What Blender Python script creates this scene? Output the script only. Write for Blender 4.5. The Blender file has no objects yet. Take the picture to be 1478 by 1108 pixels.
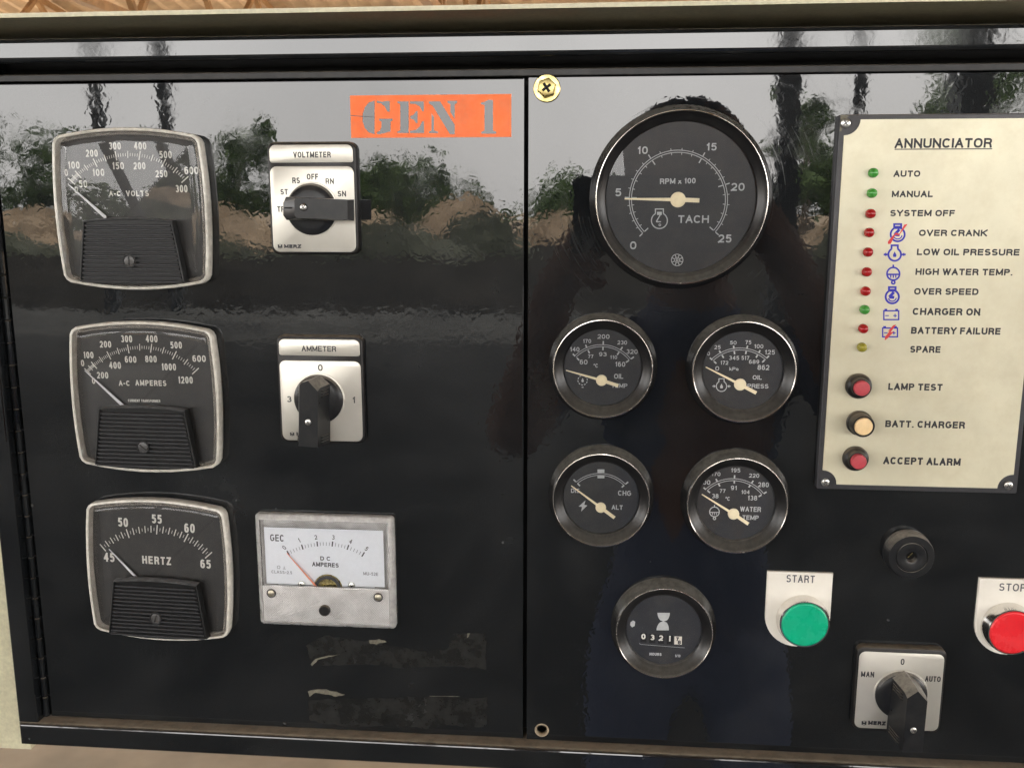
import bpy, bmesh, math, random
from mathutils import Vector, Matrix
random.seed(7)
R = math.radians
S = bpy.context.scene
COL = S.collection
PI = math.pi

# ------------------------------------------------------------------ camera, sky, sun, exposure
D = 0.528374                                   # camera to panel face, metres
F_PX, YAW, PITCH = 1364.8, 0.0868445, 0.188194
CX, CY = 739.0, 554.0
fw = Vector((-math.sin(YAW)*math.cos(PITCH), math.cos(YAW)*math.cos(PITCH), -math.sin(PITCH)))
rt = Vector((math.cos(YAW), math.sin(YAW), 0.0))
up = rt.cross(fw)
cam = bpy.data.cameras.new('camera')
camo = bpy.data.objects.new('camera', cam); COL.objects.link(camo)
camo.matrix_world = Matrix(((rt.x, up.x, -fw.x, 0), (rt.y, up.y, -fw.y, -D), (rt.z, up.z, -fw.z, 0), (0, 0, 0, 1)))
cam.sensor_width = 36.0
cam.lens = F_PX/1478.0*36.0
cam.clip_start = 0.005; cam.clip_end = 600
cam.dof.use_dof = True; cam.dof.focus_distance = 0.52; cam.dof.aperture_fstop = 45
S.camera = camo

SUN_EL, SUN_AZ = 52.0, 150.0
w = bpy.data.worlds.new('World'); S.world = w; w.use_nodes = True
nt = w.node_tree; bg = nt.nodes['Background']
sky = nt.nodes.new('ShaderNodeTexSky'); sky.sky_type = 'NISHITA'; sky.sun_disc = False
sky.sun_elevation = R(SUN_EL); sky.sun_rotation = R(SUN_AZ)
sky.air_density = 1.0; sky.dust_density = 5.0; sky.ozone_density = 1.0
hs = nt.nodes.new('ShaderNodeHueSaturation'); hs.inputs['Saturation'].default_value = 0.55
nt.links.new(sky.outputs[0], hs.inputs['Color']); 
cl_n = nt.nodes.new('ShaderNodeTexNoise'); cl_n.inputs['Scale'].default_value = 2.2; cl_n.inputs['Detail'].default_value = 6; cl_n.inputs['Distortion'].default_value = 0.4
tcw = nt.nodes.new('ShaderNodeTexCoord'); nt.links.new(tcw.outputs['Generated'], cl_n.inputs['Vector'])
cr = nt.nodes.new('ShaderNodeMapRange'); cr.inputs['From Min'].default_value = 0.3; cr.inputs['From Max'].default_value = 0.7; cr.inputs['To Min'].default_value = 0.62; cr.inputs['To Max'].default_value = 1.0
nt.links.new(cl_n.outputs['Fac'], cr.inputs['Value'])
mxw = nt.nodes.new('ShaderNodeMix'); mxw.data_type = 'RGBA'; nt.links.new(cr.outputs[0], mxw.inputs['Factor'])
sa = [i for i in mxw.inputs if i.type == 'RGBA']; nt.links.new(hs.outputs[0], sa[0]); sa[1].default_value = (15, 14.6, 14.2, 1)   # bright hazy cloud layer
nt.links.new([o_ for o_ in mxw.outputs if o_.type == 'RGBA'][0], bg.inputs[0])
bg.inputs[1].default_value = 0.15
sl = bpy.data.lights.new('sun', 'SUN'); sl.energy = 2.2; sl.angle = R(0.5); sl.color = (1, 0.94, 0.86)
so = bpy.data.objects.new('sun', sl); COL.objects.link(so)
a = R(SUN_AZ); e = R(SUN_EL)
sd = Vector((math.sin(a)*math.cos(e), math.cos(a)*math.cos(e), math.sin(e)))
so.rotation_euler = sd.to_track_quat('Z', 'Y').to_euler()
so.location = (5, -20, 20)
S.view_settings.view_transform = 'Standard'; S.view_settings.look = 'None'
S.view_settings.exposure = 2.35; S.view_settings.gamma = 1
S.render.engine = 'CYCLES'
S.cycles.use_denoising = True
S.cycles.denoiser = 'OPENIMAGEDENOISE'; S.cycles.denoising_input_passes = 'RGB_ALBEDO_NORMAL'; S.cycles.denoising_prefilter = 'NONE'
S.cycles.use_adaptive_sampling = False
S.cycles.max_bounces = 10; S.cycles.transparent_max_bounces = 12
S.cycles.sample_clamp_indirect = 12

# ------------------------------------------------------------------ survey: photo point -> millimetres on the panel
def P(u, v, h=0.0):
    d = fw*F_PX + rt*(u-CX) - up*(v-CY)
    t = (D*1000.0 - h)/d.y
    return d.x*t, d.z*t
def PC(Z, cx, cy, rx, h):
    a = P(*Z(cx-rx, cy), h); b = P(*Z(cx+rx, cy), h)
    return (a[0]+b[0])/2, (a[1]+b[1])/2, (b[0]-a[0])/2
def Zm(x0, y0, s):
    return lambda x, y: (x0+x/s, y0+y/s)

# ------------------------------------------------------------------ materials
def new_mat(name):
    m = bpy.data.materials.new(name); m.use_nodes = True
    return m, m.node_tree, m.node_tree.nodes['Principled BSDF']
def pos_noise(nt, scale, detail=2.0, rough=0.5, distort=0.0, stretch=None):
    g = nt.nodes.new('ShaderNodeNewGeometry'); n = nt.nodes.new('ShaderNodeTexNoise')
    n.inputs['Scale'].default_value = scale; n.inputs['Detail'].default_value = detail
    n.inputs['Roughness'].default_value = rough; n.inputs['Distortion'].default_value = distort
    src = g.outputs['Position']
    if stretch:
        mp = nt.nodes.new('ShaderNodeMapping'); mp.inputs['Scale'].default_value = stretch
        if len(stretch) == 3: pass
        nt.links.new(src, mp.inputs['Vector']); src = mp.outputs[0]
    nt.links.new(src, n.inputs['Vector'])
    return n.outputs['Fac']
def ramp(nt, src, lo, hi, a=0.0, b=1.0):
    r = nt.nodes.new('ShaderNodeMapRange'); r.inputs['From Min'].default_value = lo; r.inputs['From Max'].default_value = hi
    r.inputs['To Min'].default_value = a; r.inputs['To Max'].default_value = b
    nt.links.new(src, r.inputs['Value']); return r.outputs[0]
def math_n(nt, op, a, b):
    m = nt.nodes.new('ShaderNodeMath'); m.operation = op
    for i, x in enumerate((a, b)):
        if isinstance(x, (int, float)): m.inputs[i].default_value = x
        else: nt.links.new(x, m.inputs[i])
    return m.outputs[0]
def mixc(nt, fac, c1, c2):
    m = nt.nodes.new('ShaderNodeMix'); m.data_type = 'RGBA'
    if isinstance(fac, (int, float)): m.inputs['Factor'].default_value = fac
    else: nt.links.new(fac, m.inputs['Factor'])
    for k, c in (('A', c1), ('B', c2)):
        s = [i for i in m.inputs if i.name == k and i.type == 'RGBA'][0]
        if isinstance(c, tuple): s.default_value = (*c, 1)
        else: nt.links.new(c, s)
    return [o for o in m.outputs if o.type == 'RGBA'][0]
def add_bump(nt, bsdf, hsrc, dist, strength=1.0, prev=None):
    b = nt.nodes.new('ShaderNodeBump'); b.inputs['Distance'].default_value = dist; b.inputs['Strength'].default_value = strength
    nt.links.new(hsrc, b.inputs['Height'])
    if prev is not None: nt.links.new(prev, b.inputs['Normal'])
    nt.links.new(b.outputs[0], bsdf.inputs['Normal']); return b.outputs[0]

def plain(name, col, rough=0.5, metal=0.0, ior=1.5, var=0.12, vscale=400, dust=0.0, dcol=(0.30, 0.25, 0.18), bump=0.0, bscale=1500, coat=0.0, rvar=0.1, updust=0.0):
    """solid with mottling, settled dust and a fine relief"""
    m, nt, b = new_mat(name)
    n = pos_noise(nt, vscale, 4, 0.6)
    dark = tuple(c*(1-var) for c in col); lite = tuple(min(1, c*(1+var)) for c in col)
    c = mixc(nt, ramp(nt, n, 0.3, 0.7), dark, lite)
    if dust > 0:
        dn = math_n(nt, 'MULTIPLY', ramp(nt, pos_noise(nt, 90, 6, 0.72), 0.42, 0.75), dust)
        sp = math_n(nt, 'MULTIPLY', ramp(nt, pos_noise(nt, 2200, 2, 0.6), 0.62, 0.72), dust*0.8)
        c = mixc(nt, math_n(nt, 'MAXIMUM', dn, sp), c, dcol)
    if updust > 0:
        g = nt.nodes.new('ShaderNodeNewGeometry'); s = nt.nodes.new('ShaderNodeSeparateXYZ')
        nt.links.new(g.outputs['True Normal'], s.inputs[0])
        f = ramp(nt, s.outputs['Z'], 0.2, 0.85)
        f = math_n(nt, 'MULTIPLY', f, ramp(nt, pos_noise(nt, 260, 5, 0.7), 0.25, 0.6, 0.35, 1.0))
        c = mixc(nt, math_n(nt, 'MULTIPLY', f, updust), c, dcol)
    nt.links.new(c, b.inputs['Base Color'])
    b.inputs['Metallic'].default_value = metal; b.inputs['IOR'].default_value = ior
    nt.links.new(ramp(nt, pos_noise(nt, vscale*0.3, 5, 0.7), 0.3, 0.7, max(0.02, rough*(1-rvar)), min(1, rough*(1+rvar))), b.inputs['Roughness'])
    if coat: b.inputs['Coat Weight'].default_value = coat; b.inputs['Coat Roughness'].default_value = 0.08
    if bump: add_bump(nt, b, pos_noise(nt, bscale, 3, 0.6), bump)
    return m

def paint_mat(name, updust=0.0, ior=1.55, peel_k=1.0):
    """thick gloss black paint with orange peel, a thin film of dust and wiping marks"""
    m, nt, b = new_mat(name)
    b.inputs['IOR'].default_value = ior
    film = ramp(nt, pos_noise(nt, 9, 6, 0.7, 0.6), 0.40, 0.78)
    speck = ramp(nt, pos_noise(nt, 900, 3, 0.7), 0.70, 0.76)
    g = nt.nodes.new('ShaderNodeNewGeometry')
    mp = nt.nodes.new('ShaderNodeMapping'); mp.inputs['Scale'].default_value = (14, 14, 700); mp.inputs['Rotation'].default_value = (0, R(24), 0)
    nt.links.new(g.outputs['Position'], mp.inputs['Vector'])
    sn = nt.nodes.new('ShaderNodeTexNoise'); sn.inputs['Scale'].default_value = 1.0; sn.inputs['Detail'].default_value = 3; sn.inputs['Distortion'].default_value = 0.4
    nt.links.new(mp.outputs[0], sn.inputs['Vector'])
    scr = ramp(nt, sn.outputs['Fac'], 0.66, 0.74)
    amt = math_n(nt, 'ADD', math_n(nt, 'MULTIPLY', film, 0.075), math_n(nt, 'MULTIPLY', speck, 0.10))
    amt = math_n(nt, 'ADD', amt, math_n(nt, 'MULTIPLY', scr, 0.012))
    chip = ramp(nt, pos_noise(nt, 130, 2, 0.4), 0.775, 0.785)
    amt = math_n(nt, 'ADD', amt, math_n(nt, 'MULTIPLY', chip, 0.35))
    smear = ramp(nt, pos_noise(nt, 38, 5, 0.75, 1.2), 0.52, 0.72)
    amt = math_n(nt, 'ADD', amt, math_n(nt, 'MULTIPLY', smear, 0.02))
    # polishing swirls worn round the rev counter
    vs_ = nt.nodes.new('ShaderNodeVectorMath'); vs_.operation = 'SUBTRACT'; nt.links.new(g.outputs['Position'], vs_.inputs[0]); vs_.inputs[1].default_value = (0.0453, 0, 0.0029)
    sp3 = nt.nodes.new('ShaderNodeSeparateXYZ'); nt.links.new(vs_.outputs[0], sp3.inputs[0])
    rr_ = math_n(nt, 'SQRT', math_n(nt, 'ADD', math_n(nt, 'MULTIPLY', sp3.outputs['X'], sp3.outputs['X']), math_n(nt, 'MULTIPLY', sp3.outputs['Z'], sp3.outputs['Z'])), 0)
    an_ = math_n(nt, 'ARCTAN2', sp3.outputs['Z'], sp3.outputs['X'])
    cb = nt.nodes.new('ShaderNodeCombineXYZ'); nt.links.new(math_n(nt, 'MULTIPLY', rr_, 1100), cb.inputs['X']); nt.links.new(math_n(nt, 'MULTIPLY', an_, 1.6), cb.inputs['Y'])
    sw_ = nt.nodes.new('ShaderNodeTexNoise'); sw_.inputs['Scale'].default_value = 1.0; sw_.inputs['Detail'].default_value = 3; nt.links.new(cb.outputs[0], sw_.inputs['Vector'])
    swirl = math_n(nt, 'MULTIPLY', ramp(nt, sw_.outputs['Fac'], 0.56, 0.70), math_n(nt, 'MULTIPLY', ramp(nt, rr_, 0.095, 0.062), ramp(nt, pos_noise(nt, 18, 2, 0.5), 0.4, 0.6)))
    amt = math_n(nt, 'ADD', amt, math_n(nt, 'MULTIPLY', swirl, 0.045))
    c = mixc(nt, amt, (0.0058, 0.0070, 0.0084), (0.19, 0.195, 0.195))
    if updust > 0:
        s = nt.nodes.new('ShaderNodeSeparateXYZ'); nt.links.new(g.outputs['True Normal'], s.inputs[0])
        f = math_n(nt, 'MULTIPLY', ramp(nt, s.outputs['Z'], 0.75, 0.98), ramp(nt, pos_noise(nt, 120, 5, 0.7), 0.2, 0.55, 0.35, 1.0))
        f = math_n(nt, 'MULTIPLY', f, updust)
        c = mixc(nt, f, c, (0.34, 0.29, 0.22))
        rg = math_n(nt, 'ADD', ramp(nt, film, 0, 1, 0.035, 0.13), math_n(nt, 'MULTIPLY', f, 0.8))
    else:
        rg = math_n(nt, 'ADD', ramp(nt, film, 0, 1, 0.012, 0.035), math_n(nt, 'MULTIPLY', math_n(nt, 'ADD', smear, swirl), 0.06))
    nt.links.new(c, b.inputs['Base Color']); nt.links.new(rg, b.inputs['Roughness'])
    # orange peel, coarser and deeper in patches
    amp = ramp(nt, pos_noise(nt, 5, 2, 0.5), 0.42, 0.62, 0.55, 1.25)
    peel = math_n(nt, 'MULTIPLY', pos_noise(nt, 235, 1.5, 0.45, 0.6), amp)
    n1 = add_bump(nt, b, peel, 2.1e-5*peel_k)
    big = pos_noise(nt, 11, 2, 0.5)
    n2 = add_bump(nt, b, big, 2.2e-4, prev=n1)
    return m

M = {}
M['paint'] = paint_mat('gloss_black_paint')
M['stencil'] = paint_mat('worn_paint_in_stencil', ior=1.47, peel_k=1.6)
M['frame_paint'] = paint_mat('gloss_black_frame_paint', updust=0.9, ior=1.60)
M['cream'] = plain('cream_enamel', (0.56, 0.53, 0.37), 0.38, dust=0.25, bump=2e-5, bscale=500)
M['black'] = plain('black_plastic', (0.010, 0.010, 0.011), 0.38, ior=1.38, dust=0.05, updust=0.45, bump=1e-5)
M['bezel'] = plain('black_bezel', (0.010, 0.010, 0.011), 0.24, ior=1.42, dust=0.06, updust=0.55, dcol=(0.24, 0.235, 0.21), bump=6e-6, bscale=2500)
M['knob'] = plain('worn_knob_plastic', (0.013, 0.014, 0.016), 0.30, ior=1.36, dust=0.05, updust=0.95, dcol=(0.30, 0.28, 0.24), bump=8e-6, bscale=3000)
M['bezel_in'] = plain('inner_bezel_black', (0.007, 0.007, 0.008), 0.32, ior=1.42, dust=0.05, updust=0.5, dcol=(0.22, 0.215, 0.19), bump=6e-6, bscale=2500)
M['handle'] = plain('handle_plastic', (0.020, 0.021, 0.023), 0.42, dust=0.05, updust=0.35, bump=8e-6, bscale=3000)
M['rib'] = plain('ribbed_black_plastic', (0.006, 0.0065, 0.007), 0.36, ior=1.35, dust=0.03, updust=0.5, dcol=(0.24, 0.25, 0.26))
M['rib_edge'] = plain('rib_highlight', (0.040, 0.041, 0.044), 0.40, ior=1.38, var=0.04)  # rib highlights put into the colour, paler than the plastic between
M['deep'] = plain('dark_void', (0.004, 0.004, 0.004), 0.8)
M['rubber'] = plain('black_rubber', (0.008, 0.008, 0.008), 0.75, updust=0.3)
M['screwdark'] = plain('dark_screw', (0.05, 0.05, 0.052), 0.35, dust=0.1)
M['dial'] = plain('charcoal_dial', (0.026, 0.026, 0.027), 0.55, var=0.1, dust=0.05, vscale=200)
M['dial2'] = plain('round_dial', (0.015, 0.017, 0.021), 0.5, var=0.1, dust=0.06, vscale=200)
M['print_w'] = plain('white_print', (0.70, 0.69, 0.64), 0.6, var=0.05)
M['print_g'] = plain('pale_print', (0.50, 0.52, 0.53), 0.6, var=0.08)
M['print_k'] = plain('black_print', (0.02, 0.02, 0.025), 0.5, var=0.1)
M['print_t'] = plain('thin_dark_print', (0.09, 0.09, 0.10), 0.5, var=0.1)
M['print_b'] = plain('blue_print', (0.02, 0.02, 0.42), 0.5, var=0.1)
M['print_r'] = plain('red_print', (0.62, 0.04, 0.04), 0.5, var=0.1)
M['print_f'] = plain('faint_print', (0.32, 0.33, 0.36), 0.5, var=0.1)
M['chrome'] = plain('chrome', (0.78, 0.76, 0.73), 0.14, metal=1.0, var=0.06, rvar=0.4)
M['ringm'] = plain('chrome_trim', (0.72, 0.68, 0.63), 0.22, metal=1.0, var=0.1, rvar=0.4)
M['zinc'] = plain('zinc_screw', (0.62, 0.62, 0.58), 0.3, metal=1.0, var=0.2, vscale=900, rvar=0.4)
M['brass'] = plain('yellow_passivated', (0.50, 0.41, 0.17), 0.3, metal=1.0, var=0.3, vscale=500, rvar=0.4, dust=0.2)
M['dullbrass'] = plain('dull_brass', (0.50, 0.46, 0.36), 0.4, metal=0.9, var=0.3, vscale=500)
M['needle_w'] = plain('white_pointer', (0.82, 0.82, 0.86), 0.4, var=0.03)
M['needle_c'] = plain('cream_pointer', (0.92, 0.82, 0.58), 0.45, var=0.05)
M['needle_r'] = plain('red_pointer', (0.90, 0.33, 0.20), 0.4, var=0.05)
M['alu'] = plain('brushed_plate', (0.62, 0.60, 0.54), 0.35, metal=0.55, var=0.05, vscale=60, bump=4e-6, bscale=4000)
M['gecwhite'] = plain('white_dial', (0.86, 0.89, 0.94), 0.5, var=0.02)
M['annc'] = plain('cream_faceplate', (0.66, 0.625, 0.47), 0.34, metal=0.12, var=0.11, vscale=16, dust=0.32, dcol=(0.50, 0.43, 0.27))
M['gray_rim'] = plain('grey_edge', (0.05, 0.05, 0.055), 0.4, updust=0.5)
M['ivory'] = plain('ivory_tag', (0.84, 0.81, 0.73), 0.35, var=0.04, vscale=50, dust=0.12, dcol=(.5, .45, .36))
M['green'] = plain('green_button', (0.0, 0.42, 0.22), 0.28, var=0.08, dust=0.14, vscale=150, dcol=(.15, .5, .35))
M['red'] = plain('red_button', (0.80, 0.02, 0.03), 0.28, var=0.08, dust=0.12, vscale=150, dcol=(.75, .2, .18))
M['redcap'] = plain('dull_red_cap', (0.50, 0.05, 0.07), 0.5, var=0.1, dust=0.1)
M['creamcap'] = plain('cream_cap', (0.90, 0.66, 0.36), 0.4, var=0.05)
M['led_g'] = plain('green_lens', (0.06, 0.30, 0.05), 0.15, var=0.1)
M['led_r'] = plain('red_lens', (0.36, 0.01, 0.012), 0.15, var=0.1)
M['led_y'] = plain('olive_lens', (0.30, 0.27, 0.03), 0.15, var=0.1)
for k in ('led_g', 'led_r', 'led_y'):
    M[k].node_tree.nodes['Principled BSDF'].inputs['Subsurface Weight'].default_value = 0.2
    M[k].node_tree.nodes['Principled BSDF'].inputs['Subsurface Radius'].default_value = (0.002, 0.002, 0.002)
M['orange'] = plain('orange_vinyl', (0.92, 0.15, 0.015), 0.42, ior=1.42, var=0.14, vscale=60, dust=0.30, dcol=(.62, .26, .13), bump=1e-5, bscale=200)
M['residue'] = plain('tape_residue_film', (0.0115, 0.012, 0.012), 0.20, var=0.7, vscale=110, dust=0.07, dcol=(.22, .22, .20), rvar=0.6, bump=4e-5, bscale=400)
M['torn'] = plain('torn_paper', (0.15, 0.14, 0.105), 0.8, var=0.35, vscale=600, bump=1e-4, bscale=900)
M['dirt'] = plain('packed_dust', (0.33, 0.27, 0.19), 0.9, var=0.3, vscale=500, bump=1e-4, bscale=1200)
M['mesh_silver'] = plain('stippled_silver', (0.78, 0.77, 0.76), 0.34, metal=0.55, var=0.10, vscale=60)
def stipple():
    nt = M['mesh_silver'].node_tree; b = nt.nodes['Principled BSDF']
    g = nt.nodes.new('ShaderNodeNewGeometry'); sep = nt.nodes.new('ShaderNodeSeparateXYZ'); nt.links.new(g.outputs['Position'], sep.inputs[0])
    f = 2*PI/0.0011
    sx = math_n(nt, 'SINE', math_n(nt, 'MULTIPLY', sep.outputs['X'], f), 0); sz = math_n(nt, 'SINE', math_n(nt, 'MULTIPLY', sep.outputs['Z'], f), 0)
    chk = math_n(nt, 'MULTIPLY', sx, sz)
    old = b.inputs['Base Color'].links[0].from_socket
    blot = ramp(nt, pos_noise(nt, 110, 4, 0.6), 0.35, 0.7, 0.35, 0.95)
    nt.links.new(mixc(nt, math_n(nt, 'MULTIPLY', ramp(nt, chk, -0.6, 0.6), blot), old, (0.20, 0.195, 0.19)), b.inputs['Base Color'])
    add_bump(nt, b, chk, 1.3e-4)
stipple()

def glass_mat(name, tint=(1, 1, 1), rough=0.0, haze=0.02, hcol=(0.35, 0.33, 0.30)):
    m = bpy.data.materials.new(name); m.use_nodes = True; nt = m.node_tree; nt.nodes.clear()
    o = nt.nodes.new('ShaderNodeOutputMaterial'); t = nt.nodes.new('ShaderNodeBsdfTransparent'); g = nt.nodes.new('ShaderNodeBsdfGlossy')
    f = nt.nodes.new('ShaderNodeFresnel'); f.inputs['IOR'].default_value = 1.42
    t.inputs['Color'].default_value = (*tint, 1); g.inputs['Roughness'].default_value = rough
    d = nt.nodes.new('ShaderNodeBsdfDiffuse'); d.inputs['Color'].default_value = (*hcol, 1)
    m1 = nt.nodes.new('ShaderNodeMixShader'); m2 = nt.nodes.new('ShaderNodeMixShader')
    h = math_n(nt, 'MULTIPLY', ramp(nt, pos_noise(nt, 60, 6, 0.7), 0.3, 0.75, 0.3, 1.6), haze)
    nt.links.new(h, m1.inputs[0]); nt.links.new(t.outputs[0], m1.inputs[1]); nt.links.new(d.outputs[0], m1.inputs[2])
    nt.links.new(f.outputs[0], m2.inputs[0]); nt.links.new(m1.outputs[0], m2.inputs[1]); nt.links.new(g.outputs[0], m2.inputs[2])
    nt.links.new(m2.outputs[0], o.inputs[0]); return m
M['glass'] = glass_mat('clear_window')
M['glass_d'] = glass_mat('dusty_window', haze=0.016, hcol=(.35, .36, .38))
def clear_plastic(name, col, frost, rough=0.2):
    m = bpy.data.materials.new(name); m.use_nodes = True; nt = m.node_tree; b = nt.nodes['Principled BSDF']
    c = mixc(nt, ramp(nt, pos_noise(nt, 220, 5, 0.7), 0.35, 0.7), tuple(x*0.72 for x in col), col)
    nt.links.new(c, b.inputs['Base Color']); b.inputs['Roughness'].default_value = rough
    t = nt.nodes.new('ShaderNodeBsdfTransparent'); mx = nt.nodes.new('ShaderNodeMixShader'); o = nt.nodes['Material Output']
    nt.links.new(ramp(nt, pos_noise(nt, 150, 5, 0.7), 0.3, 0.7, frost*0.75, min(1, frost*1.2)), mx.inputs[0])
    nt.links.new(t.outputs[0], mx.inputs[1]); nt.links.new(b.outputs[0], mx.inputs[2]); nt.links.new(mx.outputs[0], o.inputs[0]); return m
M['rim'] = clear_plastic('yellowed_clear_rim', (0.78, 0.75, 0.67), 0.98, 0.25)
M['rim_in'] = clear_plastic('clear_inner_wall', (0.55, 0.51, 0.45), 0.32, 0.10)
M['box_clear'] = clear_plastic('clear_box', (0.82, 0.81, 0.79), 0.5, 0.10)

# ------------------------------------------------------------------ mesh builders (millimetres on the panel: x right, z up, h toward the viewer)
def tri_count(ms): return sum(len(p.vertices)-2 for p in ms.polygons)
class MB:
    def __init__(s): s.v = []; s.f = []
    def add(s, pts, faces):
        n = len(s.v); s.v += pts; s.f += [tuple(i+n for i in f) for f in faces]
    def loft(s, rings, cap0=False, cap1=True, closed=True):
        """rings: list of (outline [(x,z)], h or list of h)"""
        n = len(rings[0][0]); base = len(s.v)
        for o, h in rings:
            hh = h if isinstance(h, (list, tuple)) else [h]*n
            s.v += [(x, z, k) for (x, z), k in zip(o, hh)]
        for r in range(len(rings)-1):
            for i in range(n if closed else n-1):
                j = (i+1) % n
                s.f.append((base+r*n+i, base+r*n+j, base+(r+1)*n+j, base+(r+1)*n+i))
        if cap0: s.f.append(tuple(base+i for i in reversed(range(n))))
        if cap1: s.f.append(tuple(base+(len(rings)-1)*n+i for i in range(n)))
    def lathe(s, cx, cz, prof, n=48, cap0=False, cap1=False):
        s.loft([(circle(cx, cz, r, n), h) for r, h in prof], cap0, cap1)
    def poly(s, pts, h):
        n = len(s.v); s.v += [(x, z, h) for x, z in pts]; s.f.append(tuple(range(n, n+len(pts))))
    def box(s, x0, z0, h0, x1, z1, h1):
        s.loft([([(x0, z0), (x1, z0), (x1, z1), (x0, z1)], h0), ([(x0, z0), (x1, z0), (x1, z1), (x0, z1)], h1)], True, True)
    def bar(s, a, b, w0, w1, h0, h1):
        dx, dz = b[0]-a[0], b[1]-a[1]; L = math.hypot(dx, dz) or 1; nx, nz = -dz/L, dx/L
        o = [(a[0]+nx*w0/2, a[1]+nz*w0/2), (a[0]-nx*w0/2, a[1]-nz*w0/2), (b[0]-nx*w1/2, b[1]-nz*w1/2), (b[0]+nx*w1/2, b[1]+nz*w1/2)]
        s.loft([(o, h0), (o, h1)], False, True)
    def build(s, name, mat, parent=None, smooth=35, origin=(0, 0, 0)):
        ms = bpy.data.meshes.new(name)
        ox, oz, oh = origin
        ms.from_pydata([((x-ox)*0.001, -(h-oh)*0.001, (z-oz)*0.001) for x, z, h in s.v], [], s.f)
        bm = bmesh.new(); bm.from_mesh(ms)
        bmesh.ops.recalc_face_normals(bm, faces=bm.faces)
        bm.to_mesh(ms); bm.free()
        if smooth:
            big = max((p.area for p in ms.polygons), default=0)
            ms.polygons.foreach_set('use_smooth', [len(p.vertices) < 7 for p in ms.polygons]); ms.set_sharp_from_angle(angle=R(smooth))
        ms.materials.append(mat)
        o = bpy.data.objects.new(name, ms); COL.objects.link(o)
        if parent is not None: o.parent = parent
        return o
def circle(cx, cz, r, n=48, a0=0):
    return [(cx+r*math.cos(a0+2*PI*i/n), cz+r*math.sin(a0+2*PI*i/n)) for i in range(n)]
def rrect(x0, z0, x1, z1, r, n=6):
    r4 = r if isinstance(r, (tuple, list)) else (r, r, r, r)      # br, tr, tl, bl
    out = []
    for (cx, cz, a0, rr) in ((x1, z0, -PI/2, r4[0]), (x1, z1, 0, r4[1]), (x0, z1, PI/2, r4[2]), (x0, z0, PI, r4[3])):
        sx = -1 if cx == x1 else 1; sz = 1 if cz == z0 else -1
        for i in range(n+1):
            t = a0+PI/2*i/n
            out.append((cx+sx*rr+rr*math.cos(t), cz+sz*rr+rr*math.sin(t)))
    return out
def inset(o, d):
    n = len(o); area = sum(o[i][0]*o[(i+1) % n][1]-o[(i+1) % n][0]*o[i][1] for i in range(n)); sg = 1 if area > 0 else -1
    out = []
    for i in range(n):
        p, q, r_ = o[i-1], o[i], o[(i+1) % n]
        e1 = (q[0]-p[0], q[1]-p[1]); e2 = (r_[0]-q[0], r_[1]-q[1])
        l1 = math.hypot(*e1) or 1e-9; l2 = math.hypot(*e2) or 1e-9
        n1 = (-e1[1]/l1*sg, e1[0]/l1*sg); n2 = (-e2[1]/l2*sg, e2[0]/l2*sg)
        m = (n1[0]+n2[0], n1[1]+n2[1]); k = 1+n1[0]*n2[0]+n1[1]*n2[1]; k = max(k, 0.35)
        out.append((q[0]+m[0]*d/k, q[1]+m[1]*d/k))
    return out
def tv(cx, cz, hw=41.7, hh=39.6, bx=2.4, bz=4.6, r=3.5, n=9):
    """square with four bulging sides and small round corners"""
    cor = [(hw, -hh), (hw, hh), (-hw, hh), (-hw, -hh)]
    out = []
    for k in range(4):
        a, b = cor[k], cor[(k+1) % 4]
        vert = (k % 2 == 0); bul = bx if vert else bz
        L = math.hypot(b[0]-a[0], b[1]-a[1]); t0 = r/L
        for i in range(n+1):
            t = t0+(1-2*t0)*i/n
            x = a[0]+(b[0]-a[0])*t; z = a[1]+(b[1]-a[1])*t; k2 = bul*(1-(2*t-1)**2)
            if vert: x += k2*(1 if a[0] > 0 else -1)
            else: z += k2*(1 if a[1] > 0 else -1)
            out.append((cx+x, cz+z))
        # corner point eased inward
        c = cor[(k+1) % 4]; s = 1-0.28*r/abs(c[0])
        out.append((cx+c[0]*s, cz+c[1]*s))
    return out
def slab(mb, o, h0, h1, b):
    mb.loft([(o, h0), (o, h1-b), (inset(o, b*0.3), h1-b*0.3), (inset(o, b), h1)], True, True)

def thing(name, label, cat, x, z, h=0, group=None):
    o = bpy.data.objects.new(name, None); o.empty_display_size = 0.01; COL.objects.link(o)
    o.location = (x*0.001, -h*0.001, z*0.001); o['label'] = label; o['category'] = cat
    if group: o['group'] = group
    o['_o'] = (x, z, h)
    return o
def part(name, mb, mat, t, smooth=35, par=None):
    return mb.build(name, mat, par if par is not None else t, smooth, tuple(t['_o']))
def tag(o, label, cat, group=None):
    o['label'] = label; o['category'] = cat
    if group: o['group'] = group
    return o

# ------------------------------------------------------------------ stroke lettering
def arc(cx, cy, rx, ry, a0, a1, n=12, e=2.35):
    out = []
    for i in range(n+1):
        t = R(a0+(a1-a0)*i/n); c, s = math.cos(t), math.sin(t)
        out.append((cx+rx*math.copysign(abs(c)**(2/e), c), cy+ry*math.copysign(abs(s)**(2/e), s)))
    return out
G = {}
def g(ch, w, *st): G[ch] = (w, st)
g('A', .72, [(0, 0), (.5, 1.0), (1, 0)], [(.17, .33), (.83, .33)])
g('B', .68, [(.0, 1), (.6, 1)]+arc(.6, .765, .36, .235, 90, -90, 8)[1:]+[(0, .53)], [(0, .53), (.62, .53)]+arc(.62, .265, .38, .265, 90, -90, 8)[1:]+[(0, 0), (0, 1.0)])
g('C', .72, arc(.5, .5, .5, .5, 38, 322, 22))
g('D', .70, [(0, 0), (0, 1), (.45, 1)]+arc(.45, .5, .55, .5, 90, -90, 14)[1:]+[(0, 0)])
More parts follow.
